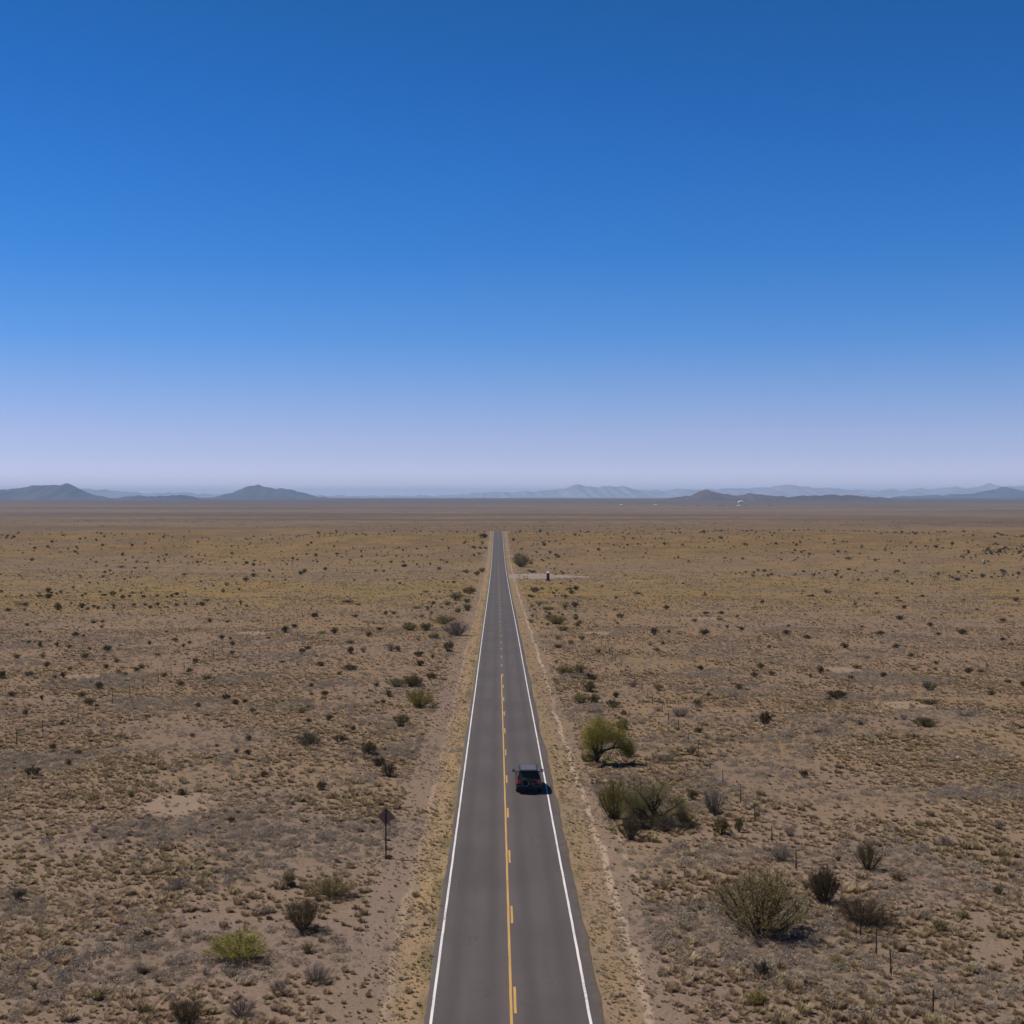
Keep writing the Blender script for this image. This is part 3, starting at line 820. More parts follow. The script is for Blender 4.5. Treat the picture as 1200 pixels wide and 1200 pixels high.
# the rest, alike in their groups
SMALL = {
 'C': """61 881 10 12;92 885 10 9;80 897 8 9;72 850 9 5;172 841 15 5;226 864 8 6;291 868 9 8;277 883 7 7;290 885 10 8;105 827 14 11;96 817 12 8;
116 808 11 11;14 817 14 8;30 816 10 7;49 821 4 8;114 829 5 5;2 796 10 12;34 793 11 8;74 795 8 9;64 796 7 6;211 804 11 8;265 821 11 10;276 826 9 8;
287 824 7 6;296 837 10 9;232 829 8 7;192 794 9 7;160 787 8 6;147 792 7 5;139 789 7 6;124 784 8 7;137 777 9 6;126 764 11 9;122 770 6 4;99 772 11 8;
81 760 8 6;67 759 4 8;47 759 5 10;55 782 8 8;82 786 6 6;94 780 9 4;20 772 10 7;105 762 6 5;34 754 7 5;89 747 10 8;98 747 4 5;229 777 9 7;222 789 9 8;
215 759 5 6;205 752 8 6;175 756 5 6;222 755 6 5;272 757 7 7;270 750 5 5;260 750 7 7;272 767 8 6;246 730 6 6;266 730 5 4;195 742 5 4;110 731 8 5;
120 730 6 4;119 736 5 4;32 734 6 5;47 742 5 4;185 710 6 5;170 710 5 4;157 711 5 5;122 699 10 4;46 700 10 4;10 717 10 5;282 710 3 8;242 705 12 4;
216 675 6 4;121 677 5 4;142 666 12 4;195 651 5 3;455 817 8 10;449 825 7 7;441 805 7 6;386 845 9 9;361 847 10 6;354 836 10 7;361 831 5 6;414 856 8 7;
381 816 10 8;365 815 6 5;365 805 7 6;505 796 16 9;492 781 12 9;491 770 12 9;507 772 5 6;480 740 20 11;500 740 18 12;509 749 14 9;490 751 6 5;410 786 20 9;
376 781 11 7;331 777 8 4;397 791 8 5;466 764 8 9;411 767 8 11;410 755 10 6;432 747 8 8;445 739 10 5;392 744 10 10;354 766 9 8;360 761 10 5;355 749 8 5;
334 742 9 10;345 736 8 6;369 724 11 7;315 749 6 4;452 721 6 6;461 720 6 5;494 724 8 5;489 714 15 5;408 707 16 5;420 710 7 4;416 724 9 5;550 697 16 11;
534 705 18 13;565 671 10 7;559 675 8 7;567 631 12 7;555 643 7 4;499 695 8 4;395 650 6 3;309 911 10 10;377 926 13 12;271 964 9 9;214 932 14 10;170 1100 15 12;
41 1159 10 9;624 672 9 5;627 695 14 9;662 714 10 10;675 727 8 6;682 751 10 8;669 756 10 8;654 750 9 7;701 766 9 8;652 777 5 5;722 818 9 8;731 838 8 7;
767 745 10 11;784 742 6 5;825 745 16 9;770 764 9 6;777 756 6 5;727 725 10 8;781 715 8 7;845 720 8 5;844 727 11 4;814 729 7 5;827 720 9 4;869 739 8 6;
852 736 5 4;747 697 13 4;722 702 5 4;821 786 9 8;891 784 10 9;884 794 10 8;866 809 10 9;830 817 7 7;817 829 13 11;819 859 10 9;961 790 10 11;997 797 10 7;
1035 794 9 8;1071 786 8 5;1097 779 9 6;1096 786 7 5;1135 790 11 9;1149 789 9 6;1162 815 10 8;1199 805 8 9;1189 854 13 8;1181 801 8 6;950 794 6 5;1004 784 13 6;
904 792 9 7;901 760 6 5;990 760 12 8;1050 760 10 7;1032 745 10 7;1127 744 12 9;1100 745 8 5;1090 735 8 7;1055 727 11 7;1175 729 10 6;922 744 11 7;924 735 6 4;
946 749 10 6;1010 736 5 4;1067 770 9 5;1175 751 8 5;1185 756 6 4;1027 697 5 4;1081 700 5 4;1054 706 9 4;1145 716 5 4;950 700 11 4;1122 681 10 5;994 656 10 4;
942 912 11 12;887 960 8 11;982 1009 8 7;1187 1033 8 10;1170 1050 14 13""",
 'L': """104 864 11 10;270 1026 20 9;112 976 12 9;160 1010 30 9;272 1145 20 12;310 1072 24 10;241 1143 14 12;458 764 14 11;426 765 10 9;771 834 12 8;742 806 14 10;
859 818 20 6;847 887 14 7;1059 844 12 9;1016 772 12 5;1007 850 12 8;1130 840 24 10;920 865 20 8;965 860 26 9;1170 973 22 14;1083 1077 28 12;1150 829 9 8;632 709 18 7;762 757 10 7""",
 'O': """21 862 9 5;30 840 8 11;50 772 8 9;242 798 13 9;166 784 9 7;184 769 10 5;25 710 14 5;154 936 12 13;110 940 18 10;235 1037 12 7;411 1017 12 8;360 1117 18 14;115 1172 22 16;
170 1190 20 15;377 744 14 6;524 710 12 7;546 672 8 5;642 716 20 7;659 740 16 8;654 760 13 6;811 885 13 12;772 810 14 10;810 1072 14 10;1052 1033 20 12;980 1133 22 13;
1102 1093 22 16;1127 1077 18 12;971 822 9 6""",
}
NAMES = {'C': (C, 'dark green bush'), 'L': (L, 'grey leafless bush'), 'O': (O, 'olive bush')}
nsm = 0
for key, txt in SMALL.items():
    for t in txt.replace('\n', '').split(';'):
        px, py, wp, hp = map(float, t.split())
        kind, word = NAMES['O' if key == 'C' and ((604 < px < 706 and 680 < py < 845) or (475 < px < 575 and 660 < py < 760)) else key]
        side = 'left' if px < 583 else 'right'
        band = 'far' if py < 715 else ('middle' if py < 800 else 'near')
        size = 'small'
        lab = {'far': '%s %s, a speck on the far dry plain %s of the road' % (size, word, side),
               'middle': '%s %s dotting the middle distance of the plain %s of the road' % (size, word, side),
               'near': '%s %s among grass tufts on the nearer plain %s of the road' % (size, word, side)}[band]
        place_shrub(px, py, wp * 0.92, hp * 0.92, kind, lab, '%ss on the %s plain %s of the road' % (word, band, side), nsm)
        nsm += 1
print('shrubs', len(BIG) + nsm)

# far shrubs, too many to count
FX, FY = [], []
for y0, y1, dn in ((230, 330, 0.0015), (330, 450, 0.003), (450, 640, 0.005), (640, 880, 0.012), (880, 960, 0.02), (1420, 3000, 0.0012)):
    x, y = sample(y0, y1, dn)
    f = field(x * 0.35, y, 90.0 if y1 < 1200 else 500.0, 61) * 0.7 + field(x, y, 30.0, 62) * 0.3
    keep = (rng.random(len(x)) < np.clip((f - 0.45) * 5.0, 0.03, 1.0)) & clear_of_road(x, y, -9, 9)
    FX.append(x[keep]); FY.append(y[keep])
def clump(px0, px1, py0, py1, n_):
    for _ in range(n_):
        x_, y_, z_, s_ = at(random.uniform(px0, px1), random.uniform(py0, py1))
        FX.append(np.array([x_])); FY.append(np.array([y_]))
clump(1130, 1200, 638, 652, 60); clump(1150, 1200, 643, 650, 60); clump(0, 22, 626, 632, 30); clump(1080, 1200, 670, 678, 50)
clump(620, 760, 621, 628, 60); clump(640, 690, 670, 673, 12); clump(604, 660, 630, 662, 40); clump(540, 573, 626, 650, 25)
clump(620, 680, 690, 735, 40); clump(500, 555, 690, 720, 30); clump(0, 220, 694, 702, 45); clump(0, 300, 708, 716, 35)
clump(860, 1060, 668, 676, 60); clump(588, 800, 616.5, 621, 90); clump(560, 602, 619, 623, 16); clump(380, 560, 617, 622, 40); clump(640, 1100, 628, 660, 120); clump(60, 540, 640, 690, 120)
x = np.concatenate(FX); y = np.concatenate(FY); n_ = len(x)
scl = np.clip(rng.lognormal(-0.38, 0.50, n_), 0.3, 2.0) * np.where(y > 1400, 1.1, 1.0)
meshes = []
for kd, sd_ in ((C, 0), (C, 1), (B, 2), (O, 0), (B, 1), (G, 2)):
    st, lv, sm, fm = shrub_geometry(kd, sd_ + 40, False)
    b0 = len(st.v); st.v += lv.v; st.f += [tuple(b0 + i for i in f) for f in lv.f]; st.m += [1] * len(lv.f)
    st.v = [(p[0]*1.25, p[1]*1.25, p[2]*0.85) for p in st.v]
    meshes.append(st.mesh('far_shrub', [sm, fm]))
o = scatter('far_scrub', np.stack([x, y, ground_v(x, y) - 0.03], -1), scl.astype(np.float32), rng.uniform(0, 6.28, n_).astype(np.float32),
        rng.integers(0, 6, n_).astype(np.int32), stuff_collection('scrub_shapes', meshes), 'dark scrub speckling the distant plain up to and beyond the crest')
print('far scrub', n_)

# ------------------------------------------------------------------ trees
M_TREELEAF = foliage('mesquite_leaves', (0.21, 0.180, 0.025), (0.40, 0.335, 0.06), trans=0.4, var=0.05)
M_PALELEAF = foliage('sparse_leaves', (0.165, 0.155, 0.050), (0.28, 0.255, 0.10), trans=0.3, var=0.05)
M_TRUNK = plain('mesquite_bark', (0.055, 0.042, 0.034), 0.95, 0.1, var=0.4, scale=12)
def grow(tr, tips, r, p0, d, ln, rad, depth):
    pts = [p0]; p = p0.copy(); dd = d.normalized()
    n_ = 4
    for i in range(n_):
        dd = (dd + Vector((r.gauss(0, .2), r.gauss(0, .2), r.gauss(0.02, .14)))).normalized()
        p = p + dd * (ln / n_); pts.append(p.copy())
    tr.tube(pts, [rad * (1 - 0.62 * i / n_) for i in range(n_ + 1)], 6 if rad > 0.03 else (4 if rad > 0.012 else 3), False)
    if depth == 0: tips.append(pts); return
    for k in range(4 if depth > 1 else 6):
        q = r.uniform(0.35, 1.0) * n_; i = min(n_ - 1, int(q)); b0 = pts[i].lerp(pts[i+1], q - i)
        nd = dd * 0.8 + Vector((r.gauss(0, .75), r.gauss(0, .75), r.gauss(0.15, .45)))
        grow(tr, tips, r, b0, nd, ln * r.uniform(0.5, 0.75), rad * 0.5, depth - 1)

def tree(name, px, py, limbs, depth, lscale, nleaf, lsize, leafmat, spread, label, seed, lobes=()):
    r = random.Random(seed)
    x, y, z, s = at(px, py)
    root = empty(name, (x, y, z - 0.05)); tag(root, label, 'tree')
    tr = MB(); tips = []
    for pts, r0, r1 in limbs:
        P_ = [Vector(p) for p in pts]; n_ = len(P_)
        # roughen the limb
        Q = []
        for i in range(n_ - 1):
            Q.append(P_[i]); Q.append(P_[i].lerp(P_[i+1], 0.5) + Vector((r.gauss(0, .05), r.gauss(0, .05), r.gauss(0, .05))))
        Q.append(P_[-1]); m_ = len(Q)
        rad = [r0 + (r1 - r0) * i / (m_ - 1) for i in range(m_)]
        tr.tube(Q, rad, 8)
        for k in range(5):
            q = r.uniform(0.45, 1.0) * (m_ - 1); i = min(m_ - 2, int(q))
            d = (Q[i+1] - Q[i]).normalized() * 0.7 + Vector((r.gauss(0, .7), r.gauss(0, .7), r.gauss(0.35, .45)))
            grow(tr, tips, r, Q[i].lerp(Q[i+1], q - i), d, lscale * r.uniform(0.6, 1.1), r1 * 0.8, depth)
    tr.build('trunk', M_TRUNK, root, smooth=True)
    lv = MB(); nn = 0
    while nn < nleaf:
        if lobes and r.random() < 0.72:
            c, rad = r.choice(lobes)
            while True:
                q = Vector((r.uniform(-1, 1), r.uniform(-1, 1), r.uniform(-1, 1)))
                if 0.35 < q.length < 1: break
            # clumped: several leaves round one twig end
            base = Vector((c[0] + q.x*rad[0], c[1] + q.y*rad[1], c[2] + q.z*rad[2]))
        else:
            t_ = r.choice(tips); base = r.choice(t_[1:])
        for _ in range(r.randint(4, 11)):
            p = base + Vector((r.gauss(0, spread), r.gauss(0, spread), r.gauss(-0.02, spread)))
            leaf(lv, r, p, lsize * r.uniform(0.6, 1.3), 0.4); nn += 1
    lv.build('crown', leafmat, root)
    return root

tree('mesquite_tree', 700, 896,
     [([(0, 0, 0), (0.02, 0, 0.45), (-0.08, 0, 0.95)], 0.17, 0.13),
      ([(-0.08, 0, 0.95), (-0.45, 0.1, 1.5), (-0.7, 0.3, 2.4)], 0.11, 0.05),
      ([(-0.08, 0, 0.9), (0.55, -0.1, 1.25), (1.25, -0.2, 1.5), (2.0, -0.1, 1.45), (2.6, 0.1, 1.2)], 0.12, 0.045),
      ([(0.3, -0.05, 1.15), (0.45, 0.3, 2.0), (0.5, 0.4, 2.9)], 0.09, 0.04),
      ([(-0.05, 0, 0.95), (0.0, -0.5, 1.7), (-0.1, -0.7, 2.5)], 0.09, 0.04),
      ([(1.3, -0.2, 1.5), (1.7, 0.3, 2.0), (1.9, 0.5, 2.5)], 0.06, 0.03)],
     2, 1.0, 52000, 0.036, M_TREELEAF, 0.18, 'yellow green tree with a dark forked trunk, right of the car beyond the track', 5,
     lobes=[((-0.15, 0, 3.0), (1.2, 1.2, 1.0)), ((-0.85, 0.2, 2.1), (0.7, 1.0, 0.9)), ((0.8, 0.2, 2.8), (0.85, 1.0, 0.95)), ((1.6, 0.2, 2.3), (0.7, 0.8, 0.6)),
            ((0.1, -0.6, 2.3), (0.8, 0.6, 0.7)), ((2.3, 0.0, 1.55), (0.75, 0.8, 0.65)), ((2.7, 0.2, 1.1), (0.4, 0.5, 0.4))])
tree('bare_tree', 764, 968,
     [([(0, 0, 0), (0.02, 0, 0.5), (0.05, 0, 0.95)], 0.15, 0.11),
      ([(0.05, 0, 0.95), (-0.25, 0, 1.5), (-0.7, 0.1, 2.1), (-1.3, 0.2, 2.6)], 0.095, 0.03),
      ([(0.05, 0, 0.95), (0.3, 0.1, 1.5), (0.5, 0.2, 2.2), (0.8, 0.3, 2.8)], 0.095, 0.03),
      ([(0.02, 0, 0.55), (-0.6, -0.4, 1.1), (-1.4, -0.5, 1.4), (-1.9, -0.4, 1.9)], 0.07, 0.025),
      ([(0.03, 0, 0.6), (0.8, -0.2, 0.9), (1.5, -0.3, 1.4), (2.2, -0.2, 1.9)], 0.07, 0.025),
      ([(0.0, 0, 0.3), (0.5, -0.5, 0.5), (1.2, -0.8, 0.6)], 0.05, 0.02),
      ([(0.0, 0, 0.3), (-0.6, -0.5, 0.35), (-1.3, -0.7, 0.5)], 0.05, 0.02)],
     2, 0.95, 36000, 0.029, M_PALELEAF, 0.13, 'nearly leafless grey tree with crooked dark branches, in front of the yellow green tree', 9,
     lobes=[((-0.9, 0, 2.2), (0.9, 0.9, 0.7)), ((0.5, 0.1, 2.4), (0.9, 0.9, 0.6)), ((-1.6, -0.3, 1.4), (0.6, 0.8, 0.6)), ((1.7, -0.2, 1.5), (0.8, 0.8, 0.6)), ((0.2, -0.6, 0.6), (1.3, 0.7, 0.4))])

# ------------------------------------------------------------------ road sign (seen from behind)
M_SIGNBACK = plain('dull_sign_back', (0.36, 0.205, 0.15), 0.7, 0.2, 0.0, 0.15, 4)
M_SIGNFACE = plain('yellow_sign_face', (0.62, 0.40, 0.03), 0.45, 0.4)
M_POST = plain('weathered_post', (0.085, 0.062, 0.048), 0.8, 0.2, var=0.25, scale=5)
x, y, z, s = at(452.3, 1006)
root = empty('road_sign', (x, y, z)); tag(root, 'diamond road sign seen from its dull brown back, on a thin post', 'road sign')
ph = 59.0 / s
mb = MB(); mb.box((0, 0.0, ph/2 - 0.15), (0.085, 0.075, ph + 0.3)); mb.build('post', M_POST, root, bevel=0.006)
def diamond(half, y0, y1, r=0.05):
    prof = []
    for k in range(4):
        a = math.pi/2 * k; c = Vector((math.cos(a), math.sin(a))) * (half - r * 1.414)
        for q in range(5):
            b_ = a - math.pi/4 + math.pi/2 * q / 4
            prof.append((c.x + r*math.cos(b_), c.y + r*math.sin(b_)))
    n_ = len(prof)
    vs = [(p[0], y0, p[1]) for p in prof] + [(p[0], y1, p[1]) for p in prof]
    fs = [tuple(range(n_)), tuple(range(2*n_ - 1, n_ - 1, -1))] + [((k+1) % n_, k, n_ + k, n_ + (k+1) % n_) for k in range(n_)]
    return vs, fs
pc = 49.0 / s; half = 10.2 / s
mb = MB(); vs, fs = diamond(half, 0.040, 0.045); mb.add([(a_, b_, c_ + pc) for a_, b_, c_ in vs], fs); pl = mb.build('sign_plate', M_SIGNBACK, root)
mb = MB(); vs, fs = diamond(half - 0.004, 0.0455, 0.048); mb.add([(a_, b_, c_ + pc) for a_, b_, c_ in vs], fs); mb.build('sign_face', M_SIGNFACE, pl)
mb = MB()
for dz in (-0.28, 0.28): mb.lathe((0, -0.05, pc + dz), [(0.001, -0.004), (0.016, -0.004), (0.016, 0.012), (0.001, 0.012)], 'Y', 8)
mb.build('bolts', M_POST, root)

# ------------------------------------------------------------------ wire fences
M_TPOST = plain('rusty_steel_post', (0.075, 0.055, 0.045), 0.7, 0.4, 0.2, 0.3, 8)
M_WIRE = plain('fence_wire', (0.16, 0.14, 0.13), 0.5, 0.5, 0.6, 0.2, 2)
def fence(X, depths, ht, label):
    y0 = depths[0]
    root = empty('wire_fence', (X, y0, ground(X, y0))); tag(root, label, 'fence')
    r = random.Random(int(abs(X)))
    loc = []
    for d in depths:
        xx = X + r.uniform(-0.15, 0.15); loc.append((xx, d, ground(xx, d)))
    for (xx, d, zz) in loc:
        mb = MB(); t = Vector((r.gauss(0, .03), r.gauss(0, .03), 1)).normalized()
        h = ht * r.uniform(0.92, 1.06); p0 = Vector((xx - X, d - y0, zz - root.location.z - 0.2))
        mb.tube([p0, p0 + t * (h + 0.2)], 0.032, 6)
        mb.box(tuple(p0 + t * 0.45 + Vector((0, 0.034, 0))), (0.1, 0.012, 0.2))
        mb.build('fence_post', M_TPOST, root)
    for k in range(4):
        zz = ht * (0.26 + 0.22 * k); mb = MB()
        mb.tube([(a_ - X, b_ - y0, c_ - root.location.z + zz) for a_, b_, c_ in loc], 0.0022, 3, False)
        mb.build('fence_wire', M_WIRE, root)
rd = [41.5, 47.5, 53.3, 58.3, 61.1, 63.7, 70.2, 76.7, 83.4, 89.4, 95.4, 102.0, 108.6]
while rd[-1] < 250: rd.append(rd[-1] + 6.6)
fence(17.75, rd, 1.15, 'sparse wire fence on thin dark steel posts crossing the scrub right of the road')
ld = [106.4, 113.0, 119.6, 126.2, 136.6, 142.5, 149.0, 156.0]
while ld[-1] < 290: ld.append(ld[-1] + 6.6)
fence(-43.7, ld, 1.4, 'sparse wire fence on thin dark steel posts crossing the plain left of the road')

# ------------------------------------------------------------------ far roadside things
M_STONE = plain('brown_stone', (0.105, 0.075, 0.058), 0.9, 0.2, var=0.35, scale=3)
M_CAP = plain('white_cap', (0.72, 0.68, 0.64), 0.6, 0.3, var=0.05)
x, y, z, s = at(642.2, 680.5)
root = empty('stone_pillar', (x, y, z)); tag(root, 'brown pillar with a white cap standing in front of the far gravel pull-out', 'pillar')
hh = 7.6 / s; ww = 3.6 / s
mb = MB(); mb.box((0, 0, 0.1), (ww*1.35, ww*1.35, 0.5)); mb.build('base', M_STONE, root, bevel=0.03)
mb = MB(); mb.box((0, 0, 0.35 + hh/2), (ww, ww, hh), taper=0.94); mb.build('shaft', M_STONE, root, bevel=0.03)
mb = MB(); mb.box((0, 0, 0.352 + hh + 0.09), (ww*1.25, ww*1.25, 0.18)); mb.box((0, 0, 0.352 + hh + 0.182 + 0.35), (ww*1.18, ww*1.18, 0.70), taper=0.12); mb.build('cap', M_CAP, root, bevel=0.03)

M_TANK = plain('chalky_tank', (0.42, 0.36, 0.29), 0.6, 0.3, var=0.12, scale=1.5)
x, y, z, s = at(1152.8, 661)
root = empty('water_tank', (x, y, z)); tag(root, 'small pale upright tank out on the plain, near the right edge of the photo', 'tank')
mb = MB(); rr = 1.7 / s; hh = 5.2 / s
mb.lathe((0, 0, 0), [(rr, -0.1), (rr, hh*0.3), (rr*1.02, hh*0.31), (rr, hh*0.32), (rr, hh*0.62), (rr*1.02, hh*0.63), (rr, hh*0.64), (rr, hh*0.88), (rr*0.8, hh*0.96), (rr*0.2, hh)], 'Z', 24)
mb.build('tank_shell', M_TANK, root, smooth=True)
mb = MB(); mb.tube([(rr*0.6, 0, hh*0.9), (rr*0.7, 0, hh*1.7)], 0.08, 6); mb.build('vent_pipe', M_TANK, root)

M_WHITEWALL = plain('white_metal_wall', (0.72, 0.70, 0.68), 0.6, 0.3, var=0.05, scale=0.2)
M_PALEWALL = plain('pale_stucco_wall', (0.48, 0.40, 0.34), 0.85, 0.2, var=0.1, scale=0.2)
M_ROOFW = plain('white_metal_roof', (0.80, 0.79, 0.78), 0.4, 0.5, var=0.05, scale=0.2)
M_ROOFD = plain('grey_roof', (0.16, 0.13, 0.12), 0.8, 0.2, var=0.15, scale=0.2)
M_OPEN = plain('dark_opening', (0.05, 0.045, 0.045), 0.5, 0.4)
def building(name, px, py, dist, wd, dp, ht, rise, wall, roof, label, group=None):
    d = CR @ Vector(((px - 600) / FPX, 0, -1)); x = d.x / d.y * dist; y = dist
    root = empty(name, (x, y, ground(x, y)), random.uniform(-0.3, 0.3)); tag(root, label, 'building', group)
    mb = MB(); mb.box((0, 0, ht/2 - 0.5), (wd, dp, ht + 1))
    mb.add([(-wd/2 + .01, -dp/2, ht), (-wd/2 + .01, dp/2, ht), (-wd/2 + .01, 0, ht + rise), (wd/2 - .01, -dp/2, ht), (wd/2 - .01, dp/2, ht), (wd/2 - .01, 0, ht + rise)], [(0, 2, 1), (3, 4, 5)])
    mb.build('wall', wall, root)
    mb = MB(); ov = 0.5; th = 0.25
    for sg in (-1, 1):
        e = rise * ov / (dp/2)
        a_ = [(-wd/2 - ov, sg*(dp/2 + ov), ht - e + .03), (wd/2 + ov, sg*(dp/2 + ov), ht - e + .03), (wd/2 + ov, 0, ht + rise + .03), (-wd/2 - ov, 0, ht + rise + .03)]
        b_ = [(p[0], p[1], p[2] + th) for p in a_]
        mb.add(a_ + b_, [(3, 2, 1, 0), (4, 5, 6, 7), (0, 1, 5, 4), (2, 3, 7, 6), (1, 2, 6, 5), (3, 0, 4, 7)])
    mb.build('roof', roof, root)
    mb = MB(); mb.box((wd*0.12, -dp/2 - 0.02, ht*0.36), (wd*0.16, 0.12, ht*0.72)); mb.build('door', M_OPEN, root)
    for k in (-0.32, -0.12, 0.34):
        mb = MB(); mb.box((wd*k, -dp/2 - 0.02, ht*0.55), (wd*0.09, 0.12, ht*0.3)); mb.build('window', M_OPEN, root)
building('metal_barn', 867.6, 590, 8300, 26, 22, 8.5, 5.0, M_WHITEWALL, M_ROOFW, 'bright white barn far out on the plain, brightest speck below the right hills')
for px, lb in ((817, 'pale low house alone at the left end of the far settlement'), (847.5, 'pale low house among dark trees left of the bright white barn'),
               (865.5, 'pale low house directly below the bright white barn'), (900, 'pale low house right of the bright white barn at the far settlement')):
    building('farm_house', px, 593, 6900 + random.uniform(-80, 80), 17, 11, 4.0, 2.4, M_PALEWALL, M_ROOFD if px != 865.5 else M_ROOFW, lb)
for px, lb in ((728, 'pale speck of a house far out, farther left of the cone hill'), (768, 'pale speck of a house far out, nearer to the cone hill')):
    building('farm_house', px, 592, 7200, 15, 10, 3.8, 2.2, M_PALEWALL, M_ROOFW, lb)
M_FARTREE = foliage('far_tree_leaves', (0.045, 0.042, 0.022), (0.085, 0.075, 0.040), trans=0.2)
def far_tree_meshes(seed):
    r = random.Random(seed); t_ = MB(); c_ = MB()
    t_.tube([(0, 0, -0.3), (0.1, 0, 2), (0.0, 0.1, 4.5)], [0.35, 0.28, 0.15], 7)
    for k in range(5):
        a_ = k * 1.26; t_.tube([(0, 0, 2 + k*0.4), (1.4*math.cos(a_), 1.4*math.sin(a_), 3.6 + k*0.4), (2.4*math.cos(a_), 2.4*math.sin(a_), 4.4 + k*0.4)], [0.16, 0.1, 0.04], 5)
    for k in range(22):
        q = Vector((r.gauss(0, 1.7), r.gauss(0, 1.7), r.gauss(5.0, 1.2)))
        for _ in range(40): leaf(c_, r, q + Vector((r.gauss(0, .6), r.gauss(0, .6), r.gauss(0, .5))), r.uniform(0.15, 0.32))
    return t_.mesh('trunk', M_BARK), c_.mesh('crown', M_FARTREE)
ftm = [far_tree_meshes(k) for k in range(3)]
for i, px in enumerate((801, 843, 845.5, 855, 857.5, 872, 874.5, 904)):
    d = CR @ Vector(((px - 600) / FPX, 0, -1)); y = 6800 + random.uniform(-60, 60); x = d.x / d.y * y
    root = empty('tree', (x, y, ground(x, y)), random.uniform(0, 6)); k = random.uniform(0.9, 1.3); root.scale = (k*1.3, k*1.3, k*0.8)
    tag(root, 'small dark tree, a speck among the far houses of the settlement', 'tree', 'trees among the far houses')
    for nm, me in (('trunk', ftm[i % 3][0]), ('crown', ftm[i % 3][1])):
        o = link(bpy.data.objects.new(nm, me)); o.parent = root

# ------------------------------------------------------------------ hills
def hill_material(name, a, b_):
    m, n, b = material(name, 0.95, 0.05)
    P, X, Y, Z = n.pos()
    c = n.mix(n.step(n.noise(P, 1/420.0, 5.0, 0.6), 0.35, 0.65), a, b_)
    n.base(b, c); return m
M_HILL = hill_material('haze_tinted_scrub_hill', (0.058, 0.060, 0.105), (0.095, 0.092, 0.145))  # dark scrub with the blue of distance haze mixed into its colour
M_PALEHILL = hill_material('haze_tinted_range', (0.24, 0.25, 0.36), (0.30, 0.31, 0.43))  # haze painted into the albedo: lightened and blued to look far off
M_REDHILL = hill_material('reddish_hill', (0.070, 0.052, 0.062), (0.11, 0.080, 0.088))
def hills(name, dist, prof, depth, mat, seed, foot=40.0, rough=0.06):
    """a ridge whose crest follows px,py points, falling away in front and behind over its depth"""
    r = np.random.default_rng(seed)
    pxs = np.array([p[0] for p in prof], float); pys = np.array([p[1] for p in prof], float)
    n_ = int(max(60, (pxs[-1] - pxs[0]) * 1.6)); u = np.linspace(pxs[0], pxs[-1], n_)
    tan_ = (u - 582.6) / FPX; X0 = tan_ * dist
    top = CAM_Z + (583 - np.interp(u, pxs, pys)) / FPX * dist
    ph = r.uniform(0, 6.28, 12); amp = dist * 0.00028
    j = sum(np.sin(u / (1.3 * 1.55 ** i) + ph[i]) * (0.55 + 0.3 * i) for i in range(4)) * amp * 0.6
    top = top + j
    rows = []; K = 28
    for k in range(K + 1):
        t = k / K * 2 - 1                                  # -1 front foot, 0 crest, +1 back foot
        yy = dist + t * depth
        prof_t = (1 - abs(t)) ** 1.35
        spur = sum(np.sin(u / (2.2 + 1.7*i) + ph[4+i] + t * (2.0 + i) * 2) for i in range(4)) * rough
        base = np.array([ground(a_, yy) for a_ in X0]) - foot
        f = np.clip(prof_t * (1 + spur * (1 - abs(t)) * abs(t) * 4), 0, 1) if k not in (0, K) else 0
        rows.append(np.stack([X0, np.full(n_, yy), base + (top - base) * f], -1))
    V = np.concatenate(rows); F = []
    for k in range(K):
        for i in range(n_ - 1): F.append((k*n_ + i, k*n_ + i + 1, (k+1)*n_ + i + 1, (k+1)*n_ + i))
    me = bpy.data.meshes.new(name); me.from_pydata(V.tolist(), [], F); me.materials.append(mat)
    me.polygons.foreach_set('use_smooth', [True] * len(me.polygons))
    tag(link(bpy.data.objects.new(name, me)), kind='structure')
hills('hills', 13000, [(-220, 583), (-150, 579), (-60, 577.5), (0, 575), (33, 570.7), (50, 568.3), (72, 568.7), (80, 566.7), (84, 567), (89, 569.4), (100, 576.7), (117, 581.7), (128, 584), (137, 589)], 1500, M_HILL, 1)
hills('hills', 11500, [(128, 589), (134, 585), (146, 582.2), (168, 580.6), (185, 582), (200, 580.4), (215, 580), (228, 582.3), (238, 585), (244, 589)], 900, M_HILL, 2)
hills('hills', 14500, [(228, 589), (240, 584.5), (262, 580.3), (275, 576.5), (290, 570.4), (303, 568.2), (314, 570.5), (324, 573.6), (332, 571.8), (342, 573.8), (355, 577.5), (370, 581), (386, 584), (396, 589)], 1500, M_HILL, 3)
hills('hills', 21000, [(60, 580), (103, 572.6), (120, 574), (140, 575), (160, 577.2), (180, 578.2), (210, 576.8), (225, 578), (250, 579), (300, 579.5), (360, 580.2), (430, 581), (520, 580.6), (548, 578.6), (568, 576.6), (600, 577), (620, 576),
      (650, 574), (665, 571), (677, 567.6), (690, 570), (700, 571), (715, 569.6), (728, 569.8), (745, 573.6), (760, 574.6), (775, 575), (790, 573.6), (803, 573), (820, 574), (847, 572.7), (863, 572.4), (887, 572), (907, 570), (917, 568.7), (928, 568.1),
      (940, 570), (953, 572), (970, 571.5), (983, 573), (1005, 574.2), (1033, 575), (1046, 573.2), (1057, 575.7), (1068, 574), (1080, 571.5), (1090, 574), (1100, 573), (1113, 570.7), (1121, 570), (1133, 572.7), (1150, 570), (1160, 566.5), (1170, 569), (1183, 570), (1200, 569.3), (1260, 572), (1400, 578)], 3500, M_PALEHILL, 4, 60, 0.07)
